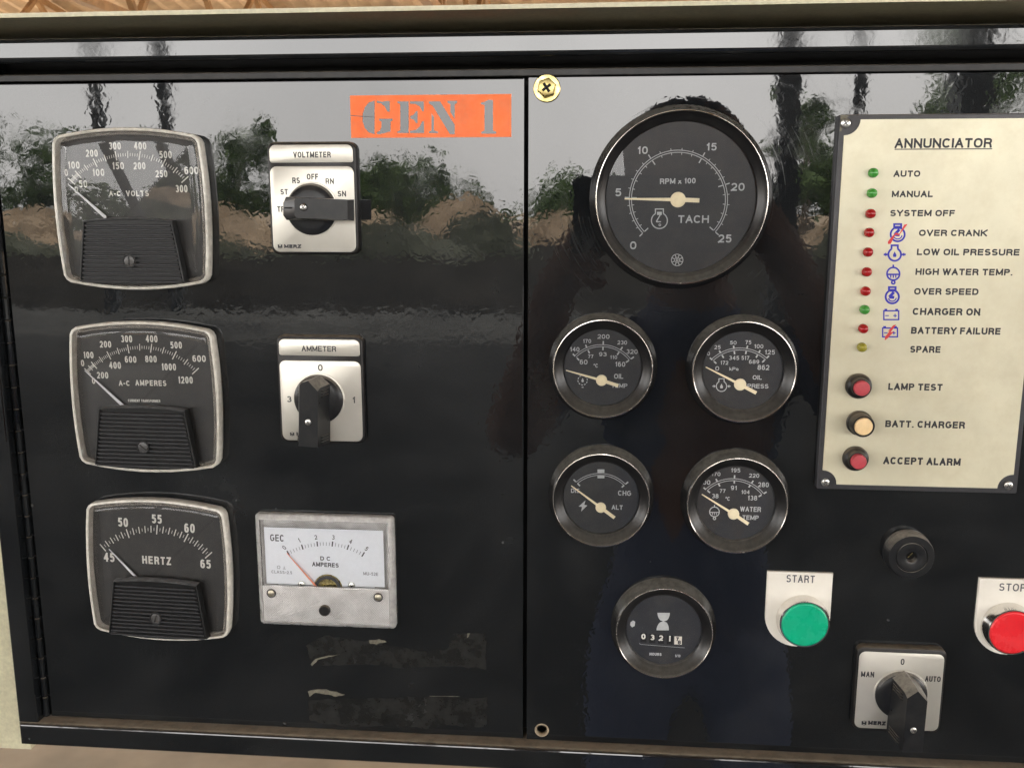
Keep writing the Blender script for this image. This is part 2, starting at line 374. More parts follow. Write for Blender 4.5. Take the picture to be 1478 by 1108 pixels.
g('E', .62, [(1, 1), (0, 1), (0, 0), (1, 0)], [(0, .52), (.92, .52)])
g('F', .58, [(1, 1), (0, 1), (0, 0)], [(0, .5), (.9, .5)])
g('G', .75, arc(.5, .5, .5, .5, 40, 318, 20)+[(1, .2), (1, .48), (.58, .48)])
g('H', .70, [(0, 0), (0, 1)], [(1, 0), (1, 1)], [(0, .52), (1, .52)])
g('I', .0, [(.5, 0), (.5, 1)])
g('J', .5, [(1, 1), (1, .3)]+arc(.5, .3, .5, .3, 0, -180, 10)[1:])
g('K', .68, [(0, 0), (0, 1)], [(1, 1), (0, .4)], [(.3, .6), (1, 0)])
g('L', .55, [(0, 1), (0, 0), (1, 0)])
g('M', .85, [(0, 0), (0, 1), (.5, .05), (1, 1), (1, 0)])
g('N', .70, [(0, 0), (0, 1), (1, 0), (1, 1)])
g('O', .76, arc(.5, .5, .5, .5, 90, 450, 28))
g('P', .64, [(0, 0), (0, 1), (.55, 1)]+arc(.6, .74, .4, .26, 90, -90, 10)[1:]+[(0, .48)])
g('R', .68, [(0, 0), (0, 1), (.55, 1)]+arc(.58, .745, .4, .255, 90, -90, 10)[1:]+[(0, .49)], [(.55, .49), (.82, .42), (.93, .25), (1, 0)])
g('S', .64, arc(.5, .75, .46, .25, 25, 240, 14)+[(.5, .51)]+arc(.5, .255, .5, .255, 70, -165, 14)[1:])
g('T', .64, [(0, 1), (1, 1)], [(.5, 0), (.5, 1)])
g('U', .70, [(0, 1), (0, .32)]+arc(.5, .32, .5, .32, 180, 360, 14)[1:]+[(1, 1)])
g('V', .70, [(0, 1), (.5, 0), (1, 1)])
g('W', 1.0, [(0, 1), (.25, 0), (.5, 1), (.75, 0), (1, 1)])
g('X', .68, [(0, 0), (1, 1)], [(0, 1), (1, 0)])
g('Y', .68, [(0, 1), (.5, .45), (1, 1)], [(.5, .45), (.5, 0)])
g('Z', .64, [(0, 1), (1, 1), (0, 0), (1, 0)])
g('0', .54, arc(.5, .5, .5, .5, 90, 450, 24))
g('1', .28, [(0, .76), (.35, .80), (.8, 1.0), (.8, 0)])
g('2', .52, arc(.5, .70, .48, .30, 170, -35, 12)+[(.0, 0.0), (1, 0)])
g('3', .52, arc(.48, .755, .44, .245, 155, -80, 10)+[(.42, .52)], [(.42, .52)]+arc(.48, .27, .5, .27, 75, -155, 12))
g('4', .56, [(.75, 0), (.75, 1), (0, .30), (1, .30)])
g('5', .52, [(.92, 1), (.18, 1), (.06, .50)]+arc(.48, .32, .5, .32, 125, -155, 14)[1:])
g('6', .52, arc(.5, .60, .47, .40, 40, 175, 10)+[(.02, .36)], arc(.5, .31, .48, .31, 90, 450, 18))
g('7', .52, [(0, 1), (1, 1), (.55, .45), (.38, 0)])
g('8', .54, arc(.5, .76, .42, .24, 90, 450, 18), arc(.5, .265, .5, .265, 90, 450, 18))
g('9', .52, arc(.5, .69, .48, .31, 90, 450, 18), arc(.5, .40, .47, .40, -140, 5, 10)+[(.98, .64)])
g('-', .34, [(0, .42), (1, .42)])
g('.', .02, [(.5, .0), (.5, .07)])
g('/', .34, [(0, 0), (1, 1)])
g('x', .44, [(0, 0), (1, .62)], [(0, .62), (1, 0)])
g('k', .44, [(0, 0), (0, 1)], [(1, .66), (0, .26)], [(.3, .38), (1, 0)])
g('a', .44, arc(.5, .33, .5, .33, 40, 320, 16), [(1, .66), (1, 0)])
g('o', .22, arc(.5, .84, .5, .16, 90, 450, 14, 2))
g('~', .62, [(0, 0), (.3, 0), (.3, .12)]+arc(.5, .58, .5, .42, 235, -55, 16)+[(.7, .12), (.7, 0), (1, 0)])
g('_', .60, [(0, 0), (1, 0)], [(.5, 0), (.5, .9)])
def ribbon(mb, pts, sw, h):
    # a sharp corner is made of two butted strokes
    for i in range(1, len(pts)-1):
        d1 = (pts[i][0]-pts[i-1][0], pts[i][1]-pts[i-1][1]); d2 = (pts[i+1][0]-pts[i][0], pts[i+1][1]-pts[i][1])
        l = math.hypot(*d1)*math.hypot(*d2)
        if l > 1e-12 and (d1[0]*d2[0]+d1[1]*d2[1])/l < -0.15:
            ribbon(mb, pts[:i+1], sw, h); ribbon(mb, pts[i:], sw, h+0.002); return
    cl = len(pts) > 3 and math.hypot(pts[0][0]-pts[-1][0], pts[0][1]-pts[-1][1]) < 1e-6
    if cl: pts = pts[:-1]
    q = [pts[0]]
    for p in pts[1:]:
        if math.hypot(p[0]-q[-1][0], p[1]-q[-1][1]) > sw*0.06: q.append(p)
    pts = q; n = len(pts)
    if n < 2: return
    L, Rr = [], []
    for i in range(n):
        if cl or 0 < i < n-1:
            a, b, c = pts[i-1], pts[i], pts[(i+1) % n]
            d1 = (b[0]-a[0], b[1]-a[1]); d2 = (c[0]-b[0], c[1]-b[1])
        elif i == 0: b = pts[0]; d1 = d2 = (pts[1][0]-b[0], pts[1][1]-b[1])
        else: b = pts[i]; d1 = d2 = (b[0]-pts[i-1][0], b[1]-pts[i-1][1])
        l1 = math.hypot(*d1); l2 = math.hypot(*d2)
        n1 = (-d1[1]/l1, d1[0]/l1); n2 = (-d2[1]/l2, d2[0]/l2)
        k = max(1+n1[0]*n2[0]+n1[1]*n2[1], 0.42)
        mx, mz = (n1[0]+n2[0])/k, (n1[1]+n2[1])/k
        L.append((b[0]+mx*sw/2, b[1]+mz*sw/2)); Rr.append((b[0]-mx*sw/2, b[1]-mz*sw/2))
    base = len(mb.v)
    for i in range(n): mb.v += [(L[i][0], L[i][1], h), (Rr[i][0], Rr[i][1], h)]
    for i in range(n if cl else n-1):
        j = (i+1) % n
        mb.f.append((base+2*i, base+2*i+1, base+2*j+1, base+2*j))
def text(mb, s, cx, cz, w, hgt, h, sw=0.15, rot=0.0, gap=0.24):
    """centred text, w x hgt millimetres overall, stroke sw x height"""
    s_w = sw*hgt*1.22
    sw = sw*1.22
    tot = 0; items = []
    for ch in s:
        if ch == ' ': items.append((ch, tot)); tot += 0.42; continue
        items.append((ch, tot)); tot += G[ch][0]+sw+gap*0.62
    tot -= gap*0.62
    kx = w/(tot*hgt) if w else 1.0
    c, sn = math.cos(R(rot)), math.sin(R(rot))
    for n, (ch, x0) in enumerate(items):
        if ch == ' ': continue
        gw, st = G[ch]
        for j, stroke in enumerate(st):
            pts = []
            x_a = x0*hgt*kx + s_w/2; wid = (gw+sw)*hgt*kx - s_w
            for (x, y) in stroke:
                X = x_a + x*wid - w/2 if gw > 0.05 else x_a - w/2 + (gw+sw)*hgt*kx/2 - s_w/2
                Zc = s_w/2 + y*(hgt-s_w) - hgt/2
                pts.append([X, Zc])
            segs = [[]]
            for i_, q_ in enumerate(pts):                        # split at sharp corners, then square the ends to the cap height
                segs[-1].append(q_)
                if 0 < i_ < len(pts)-1:
                    d1 = (q_[0]-pts[i_-1][0], q_[1]-pts[i_-1][1]); d2 = (pts[i_+1][0]-q_[0], pts[i_+1][1]-q_[1]); l_ = math.hypot(*d1)*math.hypot(*d2)
                    if l_ > 1e-12 and (d1[0]*d2[0]+d1[1]*d2[1])/l_ < -0.15: segs.append([list(q_)])
            for si, sg in enumerate(segs):
                sg = [list(q_) for q_ in sg]
                closed = len(sg) > 3 and math.hypot(sg[0][0]-sg[-1][0], sg[0][1]-sg[-1][1]) < 1e-6
                if not closed and len(sg) > 1:
                    for e0, e1 in ((0, 1), (-1, -2)):
                        dx, dz = sg[e0][0]-sg[e1][0], sg[e0][1]-sg[e1][1]; l_ = math.hypot(dx, dz) or 1
                        at_edge = abs(abs(sg[e0][1])-(hgt-s_w)/2) < 1e-4
                        if abs(dz)/l_ > .5 and at_edge: k_ = s_w/2/abs(dz)
                        elif abs(dz)/l_ < .05 and len(sg) < 9 and l_ > s_w: k_ = s_w/2/l_*.8
                        else: k_ = 0
                        sg[e0] = [sg[e0][0]+dx*k_, sg[e0][1]+dz*k_]
                ribbon(mb, [(cx+q_[0]*c-q_[1]*sn, cz+q_[0]*sn+q_[1]*c) for q_ in sg], s_w, h+0.006*j+0.003*(n % 2)+.0015*si)
class Print:
    """flat lettering and marks laid out from points read off the photograph, on the dial at height h"""
    def __init__(s, Z, h): s.Z = Z; s.h = h; s.m = MB()
    def p(s, x, y): return P(*s.Z(x, y), s.h)
    def t(s, txt, x0, y0, x1, y1, sw=0.15, rot=0.0, gap=0.24):
        a = s.p(x0, (y0+y1)/2); b = s.p(x1, (y0+y1)/2); c = s.p((x0+x1)/2, y0); d = s.p((x0+x1)/2, y1)
        text(s.m, txt, (a[0]+b[0])/2, (c[1]+d[1])/2, b[0]-a[0], c[1]-d[1], s.h+0.02, sw, rot, gap)
    def tr(s, txt, cx, cy, wpx, hpx, rot, sw=0.15):
        a = s.p(cx, cy); b = s.p(cx+1, cy); k = b[0]-a[0]
        text(s.m, txt, a[0], a[1], wpx*k, hpx*k, s.h+0.02, sw, rot)
    def line(s, pts, wpx, dh=0.0):
        q = [s.p(*a) for a in pts]; k = s.p(101, 100)[0]-s.p(100, 100)[0]
        ribbon(s.m, q, wpx*k, s.h+0.02+dh)
    def poly(s, pts, dh=0.0): s.m.poly([s.p(*a) for a in pts], s.h+0.02+dh)
    def ring(s, cx, cy, r, wpx, a0=0, a1=360, n=28, dh=0.0):
        s.line([(cx+r*math.cos(R(a0+(a1-a0)*i/n)), cy-r*math.sin(R(a0+(a1-a0)*i/n))) for i in range(n+1)], wpx, dh)
def circ3(a, b, c):
    ax, ay = a; bx, by = b; cx, cy = c
    d = 2*(ax*(by-cy)+bx*(cy-ay)+cx*(ay-by))
    ux = ((ax*ax+ay*ay)*(by-cy)+(bx*bx+by*by)*(cy-ay)+(cx*cx+cy*cy)*(ay-by))/d
    uy = ((ax*ax+ay*ay)*(cx-bx)+(bx*bx+by*by)*(ax-cx)+(cx*cx+cy*cy)*(bx-ax))/d
    return ux, uy, math.hypot(ax-ux, ay-uy)

# ------------------------------------------------------------------ SETTING: yard and open shed around the cabinet
GZ = -1.45
def wbox(mb, x0, y0, z0, x1, y1, z1):
    """metre box written through the same builder"""
    mb.box(x0*1000, z0*1000, -y1*1000, x1*1000, z1*1000, -y0*1000)
def sheet(name, x0, y0, x1, y1, z, mat, label=None):
    ms = bpy.data.meshes.new(name); ms.from_pydata([(x0, y0, z), (x1, y0, z), (x1, y1, z), (x0, y1, z)], [], [(0, 1, 2, 3)]); ms.materials.append(mat)
    o = bpy.data.objects.new(name, ms); COL.objects.link(o); o['kind'] = 'structure'; return o
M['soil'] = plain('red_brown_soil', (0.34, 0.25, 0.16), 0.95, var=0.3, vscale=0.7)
M['conc'] = plain('shaded_concrete', (0.066, 0.066, 0.060), 0.8, ior=1.25, var=0.6, vscale=1.2)  # floor colour darkened to carry the shade in front of the cabinet
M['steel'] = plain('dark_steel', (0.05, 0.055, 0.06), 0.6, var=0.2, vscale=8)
M['tansteel'] = plain('tan_steel', (0.34, 0.20, 0.09), 0.6, var=0.25, vscale=5)
M['roof'] = plain('tan_roof_sheet', (0.50, 0.37, 0.24), 0.7, var=0.3, vscale=1.5)
M['leaf'] = plain('leaf', (0.13, 0.20, 0.06), 0.6, var=0.5, vscale=2)
M['bark'] = plain('bark', (0.12, 0.09, 0.06), 0.9, vscale=20)
M['brickred'] = plain('terracotta_wall', (0.45, 0.17, 0.09), 0.85, vscale=3)
sheet('ground', -150, -150, 150, 150, GZ, M['soil'])
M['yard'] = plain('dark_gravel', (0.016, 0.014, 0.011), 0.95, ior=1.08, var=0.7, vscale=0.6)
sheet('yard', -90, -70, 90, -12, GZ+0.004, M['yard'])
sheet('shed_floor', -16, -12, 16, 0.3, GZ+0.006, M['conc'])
M['tanfloor'] = plain('dusty_tan_floor', (0.30, 0.25, 0.18), 0.85, var=0.3, vscale=3)
sheet('dusty_floor', -16, 0.3, 16, 24, GZ+0.006, M['tanfloor'])

mb = MB(); nst = 64; rt_pts = []
for i in range(nst+1):                      # corrugated roof sheet, ridge along x
    pass
def roof_sheet():
    vs, fs = [], []; nx = 160; ys = [-12.0, 6.0, 24.0]; zs = [2.7, 5.2, 2.7]
    for j, (y, z) in enumerate(zip(ys, zs)):
        for i in range(nx+1):
            x = -16+32*i/nx; vs.append((x, y, z+0.03*(1 if i % 2 else -1)))
    for j in range(2):
        for i in range(nx):
            k = j*(nx+1)+i; fs.append((k, k+1, k+nx+2, k+nx+1))
    ms = bpy.data.meshes.new('shed_roof'); ms.from_pydata(vs, [], fs); ms.materials.append(M['roof'])
    o = bpy.data.objects.new('shed_roof', ms); COL.objects.link(o); return o
shed = thing('open_shed', 'open sided steel shed roof with trusses overhead, seen blurred above the cabinet', 'shed', 0, GZ*1000)
shed.location = (0, 0, 0); shed['_o'] = (0, 0, 0)
ro = roof_sheet(); ro.parent = shed
for x in [-14+4*i for i in range(8)]:
    t = MB()
    def tb(y0, z0, y1, z1, r=0.06):
        L = math.hypot(y1-y0, z1-z0); ny, nz = -(z1-z0)/L*r, (y1-y0)/L*r
        o = [(y0+ny, z0+nz), (y0-ny, z0-nz), (y1-ny, z1-nz), (y1+ny, z1+nz)]
        n = len(t.v)
        for dx in (-r, r): t.v += [((x+dx)*1000, zz*1000, -yy*1000) for yy, zz in o]
        t.f += [(n, n+1, n+2, n+3), (n+4, n+5, n+6, n+7)]+[(n+i, n+(i+1) % 4, n+4+(i+1) % 4, n+4+i) for i in range(4)]
    tb(-12, 2.55, 6, 5.05); tb(6, 5.05, 24, 2.55); tb(-12, 2.35, 24, 2.35)
    for k in range(12):
        y0 = -12+3*k; y1 = y0+1.5; y2 = y0+3
        top = lambda y: 2.55+2.5*(1-abs(y-6)/18)
        tb(y0, 2.35, y1, top(y1), 0.04); tb(y1, top(y1), y2, 2.35, 0.04)
    o = t.build('roof_truss', M['tansteel'], shed, 0)
for k in range(13):
    y = -12+3*k; z = 2.62+2.5*(1-abs(y-6)/18)
    t = MB(); wbox(t, -16, y-0.04, z-0.06, 16, y+0.04, z+0.04); t.build('purlin', M['tansteel'], shed, 0)
for (x, y, r) in ((-6.55, -11.8, .07), (-5.6, -11.8, .07), (2.35, -11.8, .13), (3.15, -11.8, .06), (4.5, -11.8, .2), (-12, -11.8, .1), (9, -11.8, .1), (-10.2, 23.5, .1), (-5, 23.5, .1), (0, 23.5, .1), (5, 23.5, .1), (12, 23.5, .1)):
    t = MB(); wbox(t, x-r, y-r, GZ, x+r, y+r, 2.6); t.build('post', M['steel'], shed, 0)

def tree(x, y, hgt, rad, label, seed):
    rnd = random.Random(seed)
    t = thing('broadleaf_tree', label, 'tree', x*1000, GZ*1000, -y*1000, 'trees beyond the yard'); t['_o'] = (x*1000, GZ*1000, -y*1000)
    m = MB()
    m2 = []
    vs = []; fs = []
    for (za, zb, ra, rb) in ((0, hgt*.45, .2, .12), (hgt*.45, hgt*.85, .12, .04)):
        n = len(vs)
        for i in range(8): an = 2*PI*i/8; vs.append((math.cos(an)*ra, math.sin(an)*ra, za))
        for i in range(8): an = 2*PI*i/8; vs.append((math.cos(an)*rb, math.sin(an)*rb, zb))
        fs += [(n+i, n+(i+1) % 8, n+8+(i+1) % 8, n+8+i) for i in range(8)]
    ms = bpy.data.meshes.new('trunk'); ms.from_pydata(vs, [], fs); ms.materials.append(M['bark'])
    o = bpy.data.objects.new('trunk', ms); COL.objects.link(o); o.parent = t
    vs = []; fs = []
    cl = [(rnd.gauss(0, rad*.85), rnd.gauss(0, rad*.5), hgt*(.25+.7*rnd.random()**1.3), rad*rnd.uniform(.10, .34)) for _ in range(26)]
    for k in range(3000):
        c = cl[k % 26]; s = c[3]
        p = Vector((c[0]+rnd.gauss(0, s), c[1]+rnd.gauss(0, s), c[2]+rnd.gauss(0, s)))
        if p.z < hgt*.2: continue
        a = Vector((rnd.gauss(0, 1), rnd.gauss(0, 1), rnd.gauss(0, 1))).normalized(); b = a.orthogonal().normalized(); q = .13+.12*rnd.random()
        n = len(vs); vs += [p-a*q, p+b*q*.6, p+a*q, p-b*q*.6]; fs.append((n, n+1, n+2, n+3))
    ms = bpy.data.meshes.new('crown'); ms.from_pydata(vs, [], fs); ms.materials.append(M['leaf'])
    o = bpy.data.objects.new('crown', ms); COL.objects.link(o); o.parent = t
for i, (x, y, hh, rr, lb) in enumerate((
    (-28.5, -46, 4.6, 2.2, 'tall wide tree at the left end of the tree line behind the viewer'),
    (-23, -44, 3.3, 2.2, 'low broad tree second from the left in the mirrored tree line'),
    (-15.9, -42, 4.9, 1.1, 'small rounded tree mirrored between the voltmeter and its switch'),
    (-11.6, -46, 2.9, 1.6, 'shrubby tree mirrored behind the voltmeter switch'),
    (-8.6, -42, 3.2, 1.5, 'bushy tree mirrored under the orange sticker'),
    (-1.8, -60, 2.7, 2.0, 'low tree mirrored left of the tachometer'),
    (8.9, -42, 6.8, .75, 'tall narrow tree mirrored right of the tachometer'),
    (11.8, -46, 3.9, 1.3, 'medium tree mirrored left of the cream faceplate'),
    (14.4, -39, 8.9, 1.4, 'tall dense tree mirrored above the cream faceplate'))):
    tree(x, y, hh, rr, lb, 11+i)
def mound(name, label, cat, x, y, wx, wy, hh, mat, seed, group):
    rnd = random.Random(seed); vs, fs = [], []; nr, na = 7, 18
    ph_ = [rnd.uniform(0, 6.28) for _ in range(6)]
    for i in range(nr+1):
        t = i/nr
        for k in range(na):
            a_ = 2*PI*k/na; lump = 1+.22*math.sin(2*a_+ph_[0])+.14*math.sin(5*a_+ph_[1])+rnd.uniform(-.08, .08)
            vs.append((math.cos(a_)*wx*t*lump, math.sin(a_)*wy*t*lump, hh*(math.cos(t*PI/2)**1.1)*(1+rnd.uniform(-.18, .18)*(1 if i < nr else 0))-(.05 if i == nr else 0)))
    for i in range(nr):
        for k in range(na): fs.append((i*na+k, i*na+(k+1) % na, (i+1)*na+(k+1) % na, (i+1)*na+k))
    ms = bpy.data.meshes.new(name); ms.from_pydata(vs, [], fs); ms.materials.append(mat)
    o = bpy.data.objects.new(name, ms); COL.objects.link(o); o.location = (x, y, GZ); tag(o, label, cat, group)
for i, (x, y, wx, hh, lb) in enumerate(((-20.5, -33, 3.2, 1.1, 'sunlit soil heap mirrored left of the voltmeter'), (-13.2, -31, 2.6, 1.35, 'tall soil heap mirrored right of the voltmeter'), (-9.0, -33, 3.4, 1.3, 'long soil heap mirrored beside the voltmeter switch'),
        (-5.0, -36, 2.6, 1.65, 'steep soil heap mirrored under the orange sticker'), (-1.5, -40, 2.4, 1.15, 'small soil heap mirrored left of the tachometer'), (9.3, -34, 2.2, 1.3, 'soil heap mirrored left of the cream faceplate'), (3.0, -45, 3.5, 1.2, 'soil heap behind the mirrored person'))):
    mound('soil_heap', lb, 'soil heap', x, y, wx, 1.5, hh, M['soil'], 50+i, 'soil heaps in the yard')
M['scrub'] = plain('dry_scrub', (0.055, 0.06, 0.035), 0.9, var=0.6, vscale=4)
for i, (x, y, wx, hh, lb) in enumerate(((-19, -27, 3.0, .75, 'dark scrub mirrored at the far left of the door'), (-11.5, -25, 2.2, .9, 'dark scrub in front of the tall soil heap'), (-6.3, -26, 2.6, .95, 'dark scrub in front of the long soil heap'), (-3.4, -28, 1.6, 1.2, 'upright dark scrub left of the tachometer reflection'), (7.2, -27, 1.5, 1.1, 'dark scrub mirrored right of the tachometer'))):
    mound('scrub_patch', lb, 'scrub', x, y, wx, 1.0, hh, M['scrub'], 80+i, 'scrub patches in the yard')
hut = thing('brick_hut', 'low terracotta hut mirrored in the voltmeter window', 'hut', -17300, GZ*1000, 36000)
t = MB(); wbox(t, -18.7, -38, GZ, -16.0, -35, GZ+1.7); part('wall', t, M['brickred'], hut, 0)
t = MB(); wbox(t, -18.9, -38.3, GZ+1.7, -15.8, -34.8, GZ+1.8); part('roof', t, M['steel'], hut, 0)

# person holding the phone, mirrored in the gloss paint
def person():
    DZ = .07
    V = dict(pel=(.17, -1.00, -.70), waist=(.165, -1.0, -.52), chest=(.16, -.99, -.32), neck=(.14, -.93, -.115), skull=(.13, -.86, -.01), head=(.125, -.83, .075), top=(.125, -.84, .145),
             ls=(-.02, -.97, -.22), le=(-.13, -.86, -.36), lw=(-.055, -.64, -.13), lh=(-.03, -.59, -.06),
             rs=(.34, -.97, -.22), re=(.43, -.86, -.38), rw=(.235, -.66, -.07), rh=(.18, -.59, .0),
             lhip=(.07, -1.0, -.76), lk=(.06, -.96, -1.10), lf=(.05, -1.0, -1.42), lt=(.05, -.86, -1.43),
             rhip=(.27, -1.0, -.76), rk=(.29, -.98, -1.10), rf=(.30, -1.03, -1.42), rtoe=(.31, -.89, -1.43))
    Rd = dict(pel=(.15, .11), waist=(.14, .10), chest=(.165, .11), neck=(.055, .055), skull=(.068, .072), head=(.078, .09), top=(.055, .065), ls=(.065, .065), le=(.045, .045), lw=(.030, .026), lh=(.036, .022),
              rs=(.065, .065), re=(.045, .045), rw=(.030, .026), rh=(.036, .022), lhip=(.09, .09), lk=(.06, .06), lf=(.045, .045), lt=(.035, .03), rhip=(.09, .09), rk=(.06, .06), rf=(.045, .045), rtoe=(.035, .03))
    E_ = [('pel', 'waist'), ('waist', 'chest'), ('chest', 'neck'), ('neck', 'skull'), ('skull', 'head'), ('head', 'top'), ('chest', 'ls'), ('ls', 'le'), ('le', 'lw'), ('lw', 'lh'), ('chest', 'rs'), ('rs', 're'), ('re', 'rw'), ('rw', 'rh'),
          ('pel', 'lhip'), ('lhip', 'lk'), ('lk', 'lf'), ('lf', 'lt'), ('pel', 'rhip'), ('rhip', 'rk'), ('rk', 'rf'), ('rf', 'rtoe')]
    for side, hd, sx in (('l', 'lh', 1), ('r', 'rh', -1)):
        hx, hy, hz = V[hd]
        for k in range(4):
            n1, n2 = f'{side}f{k}', f'{side}g{k}'
            zz = hz+.028-.019*k
            V[n1] = (hx+sx*.022, hy+.030, zz); V[n2] = (hx+sx*.045, hy+.046-.002*k, zz)
            Rd[n1] = (.009, .009); Rd[n2] = (.0075, .0075); E_ += [(hd, n1), (n1, n2)]
        V[side+'t1'] = (hx+sx*.012, hy-.012, hz+.035); V[side+'t2'] = (hx+sx*.040, hy-.004, hz+.045)
        Rd[side+'t1'] = (.011, .011); Rd[side+'t2'] = (.009, .009); E_ += [(hd, side+'t1'), (side+'t1', side+'t2')]
    V['nose'] = (.125, -.735, .07); Rd['nose'] = (.014, .018); E_.append(('head', 'nose'))
    for n_, x_ in (('earl', .038), ('earr', .212)): V[n_] = (x_, -.84, .065); Rd[n_] = (.012, .022); E_.append(('head', n_))
    names = list(V); ix = {n: i for i, n in enumerate(names)}
    ms = bpy.data.meshes.new('person'); ms.from_pydata([V[n] for n in names], [(ix[a], ix[b]) for a, b in E_], [])
    o = bpy.data.objects.new('person', ms); COL.objects.link(o)
    sk = o.modifiers.new('s', 'SKIN'); sd_ = ms.skin_vertices[0].data
    for n in names: sd_[ix[n]].radius = Rd[n]; sd_[ix[n]].use_root = (n == 'pel')
    o.modifiers.new('u', 'SUBSURF').levels = 2
    dg = bpy.context.evaluated_depsgraph_get(); m2 = bpy.data.meshes.new_from_object(o.evaluated_get(dg))
    o.modifiers.clear(); o.data = m2
    m2.materials.clear()
    for c in ((0.05, 0.065, 0.13), (0.14, 0.07, 0.045), (0.09, 0.11, 0.19), (0.01, 0.008, 0.007)): m2.materials.append(plain('cloth_or_skin', c, 0.75, vscale=60))
    for p in m2.polygons:
        x, y, z = p.center
        arm = (y > -.88 and z > -.5)
        mi = 0
        if z < -.68: mi = 2
        if z < -1.36: mi = 3
        if arm or (z > -.15 and abs(x-.13) < .11): mi = 1
        if z > .12 or (z > .03 and y < -.87 and abs(x-.13) < .11): mi = 3
        p.material_index = mi; p.use_smooth = True
    tag(o, 'person in a navy shirt holding up a phone, mirrored dark in the gloss panel', 'person')
person()
ph = thing('phone', 'black phone held level in both hands in front of the panel', 'phone', 80, -25, 545)
m = MB(); slab(m, rrect(-26, -52, 142, 30, 9), 534, 542.5, 1.5); part('phone_body', m, M['bezel'], ph)

# ------------------------------------------------------------------ CABINET
enc = thing('cabinet_enclosure', 'cream enamelled sheet metal enclosure framing the black control panel', 'cabinet', -60, -340)
m = MB(); m.box(-420, 94.6, -420, 420, 96.1, 37); m.box(-420, 94.2, 37, 420, 96.4, 38.2); part('canopy_lip', m, M['cream'], enc, 0)
m = MB(); m.box(-440, -349.5, -60, -361.5, 94.4, -4); part('side_post', m, M['cream'], enc, 0)
m = MB(); m.box(330, -349.5, -60, 430, 94.4, -4); part('side_post', m, M['cream'], enc, 0)
m = MB(); m.box(-361, -333, -330, 329, 94, -29); part('inner_box', m, M['deep'], enc, 0)

fr = bpy.data.objects.new('panel_frame', None); COL.objects.link(fr); fr.parent = enc; fr['_o'] = tuple(enc['_o']); fr['label'] = 'raised gloss black frame with dusty lower ledge'
def frame_bar(x0, z0, x1, z1, inner):
    """box bar with rounded front edges, recess back to -24"""
    b = MB(); o = [(x0, z0), (x1, z0), (x1, z1), (x0, z1)]
    b.loft([(o, -26), (o, 6.4)]+[(inset(o, 2.6*(1-math.cos(R(a_)))), 6.4+2.6*math.sin(R(a_))) for a_ in (15, 30, 45, 60, 75, 90)], True, True)
    return b
part('top_rail', frame_bar(-359.8, 76.3, 326, 89.0, 1), M['frame_paint'], fr, 0)
part('bottom_rail', frame_bar(-359.8, -338.5, 326, -323.0, 1), M['frame_paint'], fr, 0)
part('left_stile', frame_bar(-359.8, -322.9, -347.2, 76.2, 1), M['frame_paint'], fr, 0)
part('right_stile', frame_bar(311, -322.9, 326, 76.2, 1), M['frame_paint'], fr, 0)
m = MB(); slab(m, [(-346.9, 67.3), (310.8, 67.3), (310.8, 71.2), (-346.9, 71.2)], -24, -0.8, 0.5); part('inner_lip', m, M['black'], fr, 0)

door = thing('hinged_panel_door', 'gloss black hinged door carrying the square meters and two switches', 'door', -190, -322)
m = MB(); slab(m, [(-342.6, -322.4), (-39.3, -322.4), (-39.3, 66.4), (-342.6, 66.4)], -3, 0, 0.7); part('door_leaf', m, M['paint'], door, 0)
# wiped smears on the door paint
rp = thing('fixed_panel', 'gloss black fixed panel carrying the round gauges, faceplate and push buttons', 'panel', 136, -322)
hx, hz = P(782, 1053, 0)
def plate_with_hole(mb, x0, z0, x1, z1, cx, cz, r, h0, h1):
    n = 32; outer = []
    for i in range(n):
        a = 2*PI*(i+.5)/n; c, s = math.cos(a), math.sin(a)
        k = min(((x1-cx) if c > 0 else (x0-cx))/c if abs(c) > 1e-9 else 1e9, ((z1-cz) if s > 0 else (z0-cz))/s if abs(s) > 1e-9 else 1e9)
        outer.append((cx+c*k, cz+s*k))
    inner = [(cx+r*math.cos(2*PI*(i+.5)/n), cz+r*math.sin(2*PI*(i+.5)/n)) for i in range(n)]
    # patch corners exactly
    for (qx, qz) in ((x0, z0), (x1, z0), (x1, z1), (x0, z1)):
        j = min(range(n), key=lambda i: (outer[i][0]-qx)**2+(outer[i][1]-qz)**2)
        outer[j] = (qx, qz)
    mb.loft([(inner, h0), (inner, h1), (outer, h1), (outer, h0)], False, False)
m = MB()
plate_with_hole(m, -37.0, -322.4, -18, -306, hx, hz, 3.4, -3, 0)
part('corner_patch', m, M['paint'], rp, 0)
m = MB()
o = [(-37.0, -306), (-18, -306), (-18, -322.4), (310, -322.4), (310, 66.4), (-37.0, 66.4)]
m.loft([(o, -3), (o, 0)], True, True); part('panel_sheet', m, M['paint'], rp, 0)
m = MB(); m.lathe(hx, hz, [(4.4, .02), (4.3, .25), (3.6, .3), (3.3, -.2), (3.1, -2.5)], 28); part('hole_rim', m, M['dirt'], rp)
m = MB(); m.poly([(-60, -324), (312, -324), (312, 70), (-60, 70)], -14); part('backing', m, M['deep'], rp, 0)

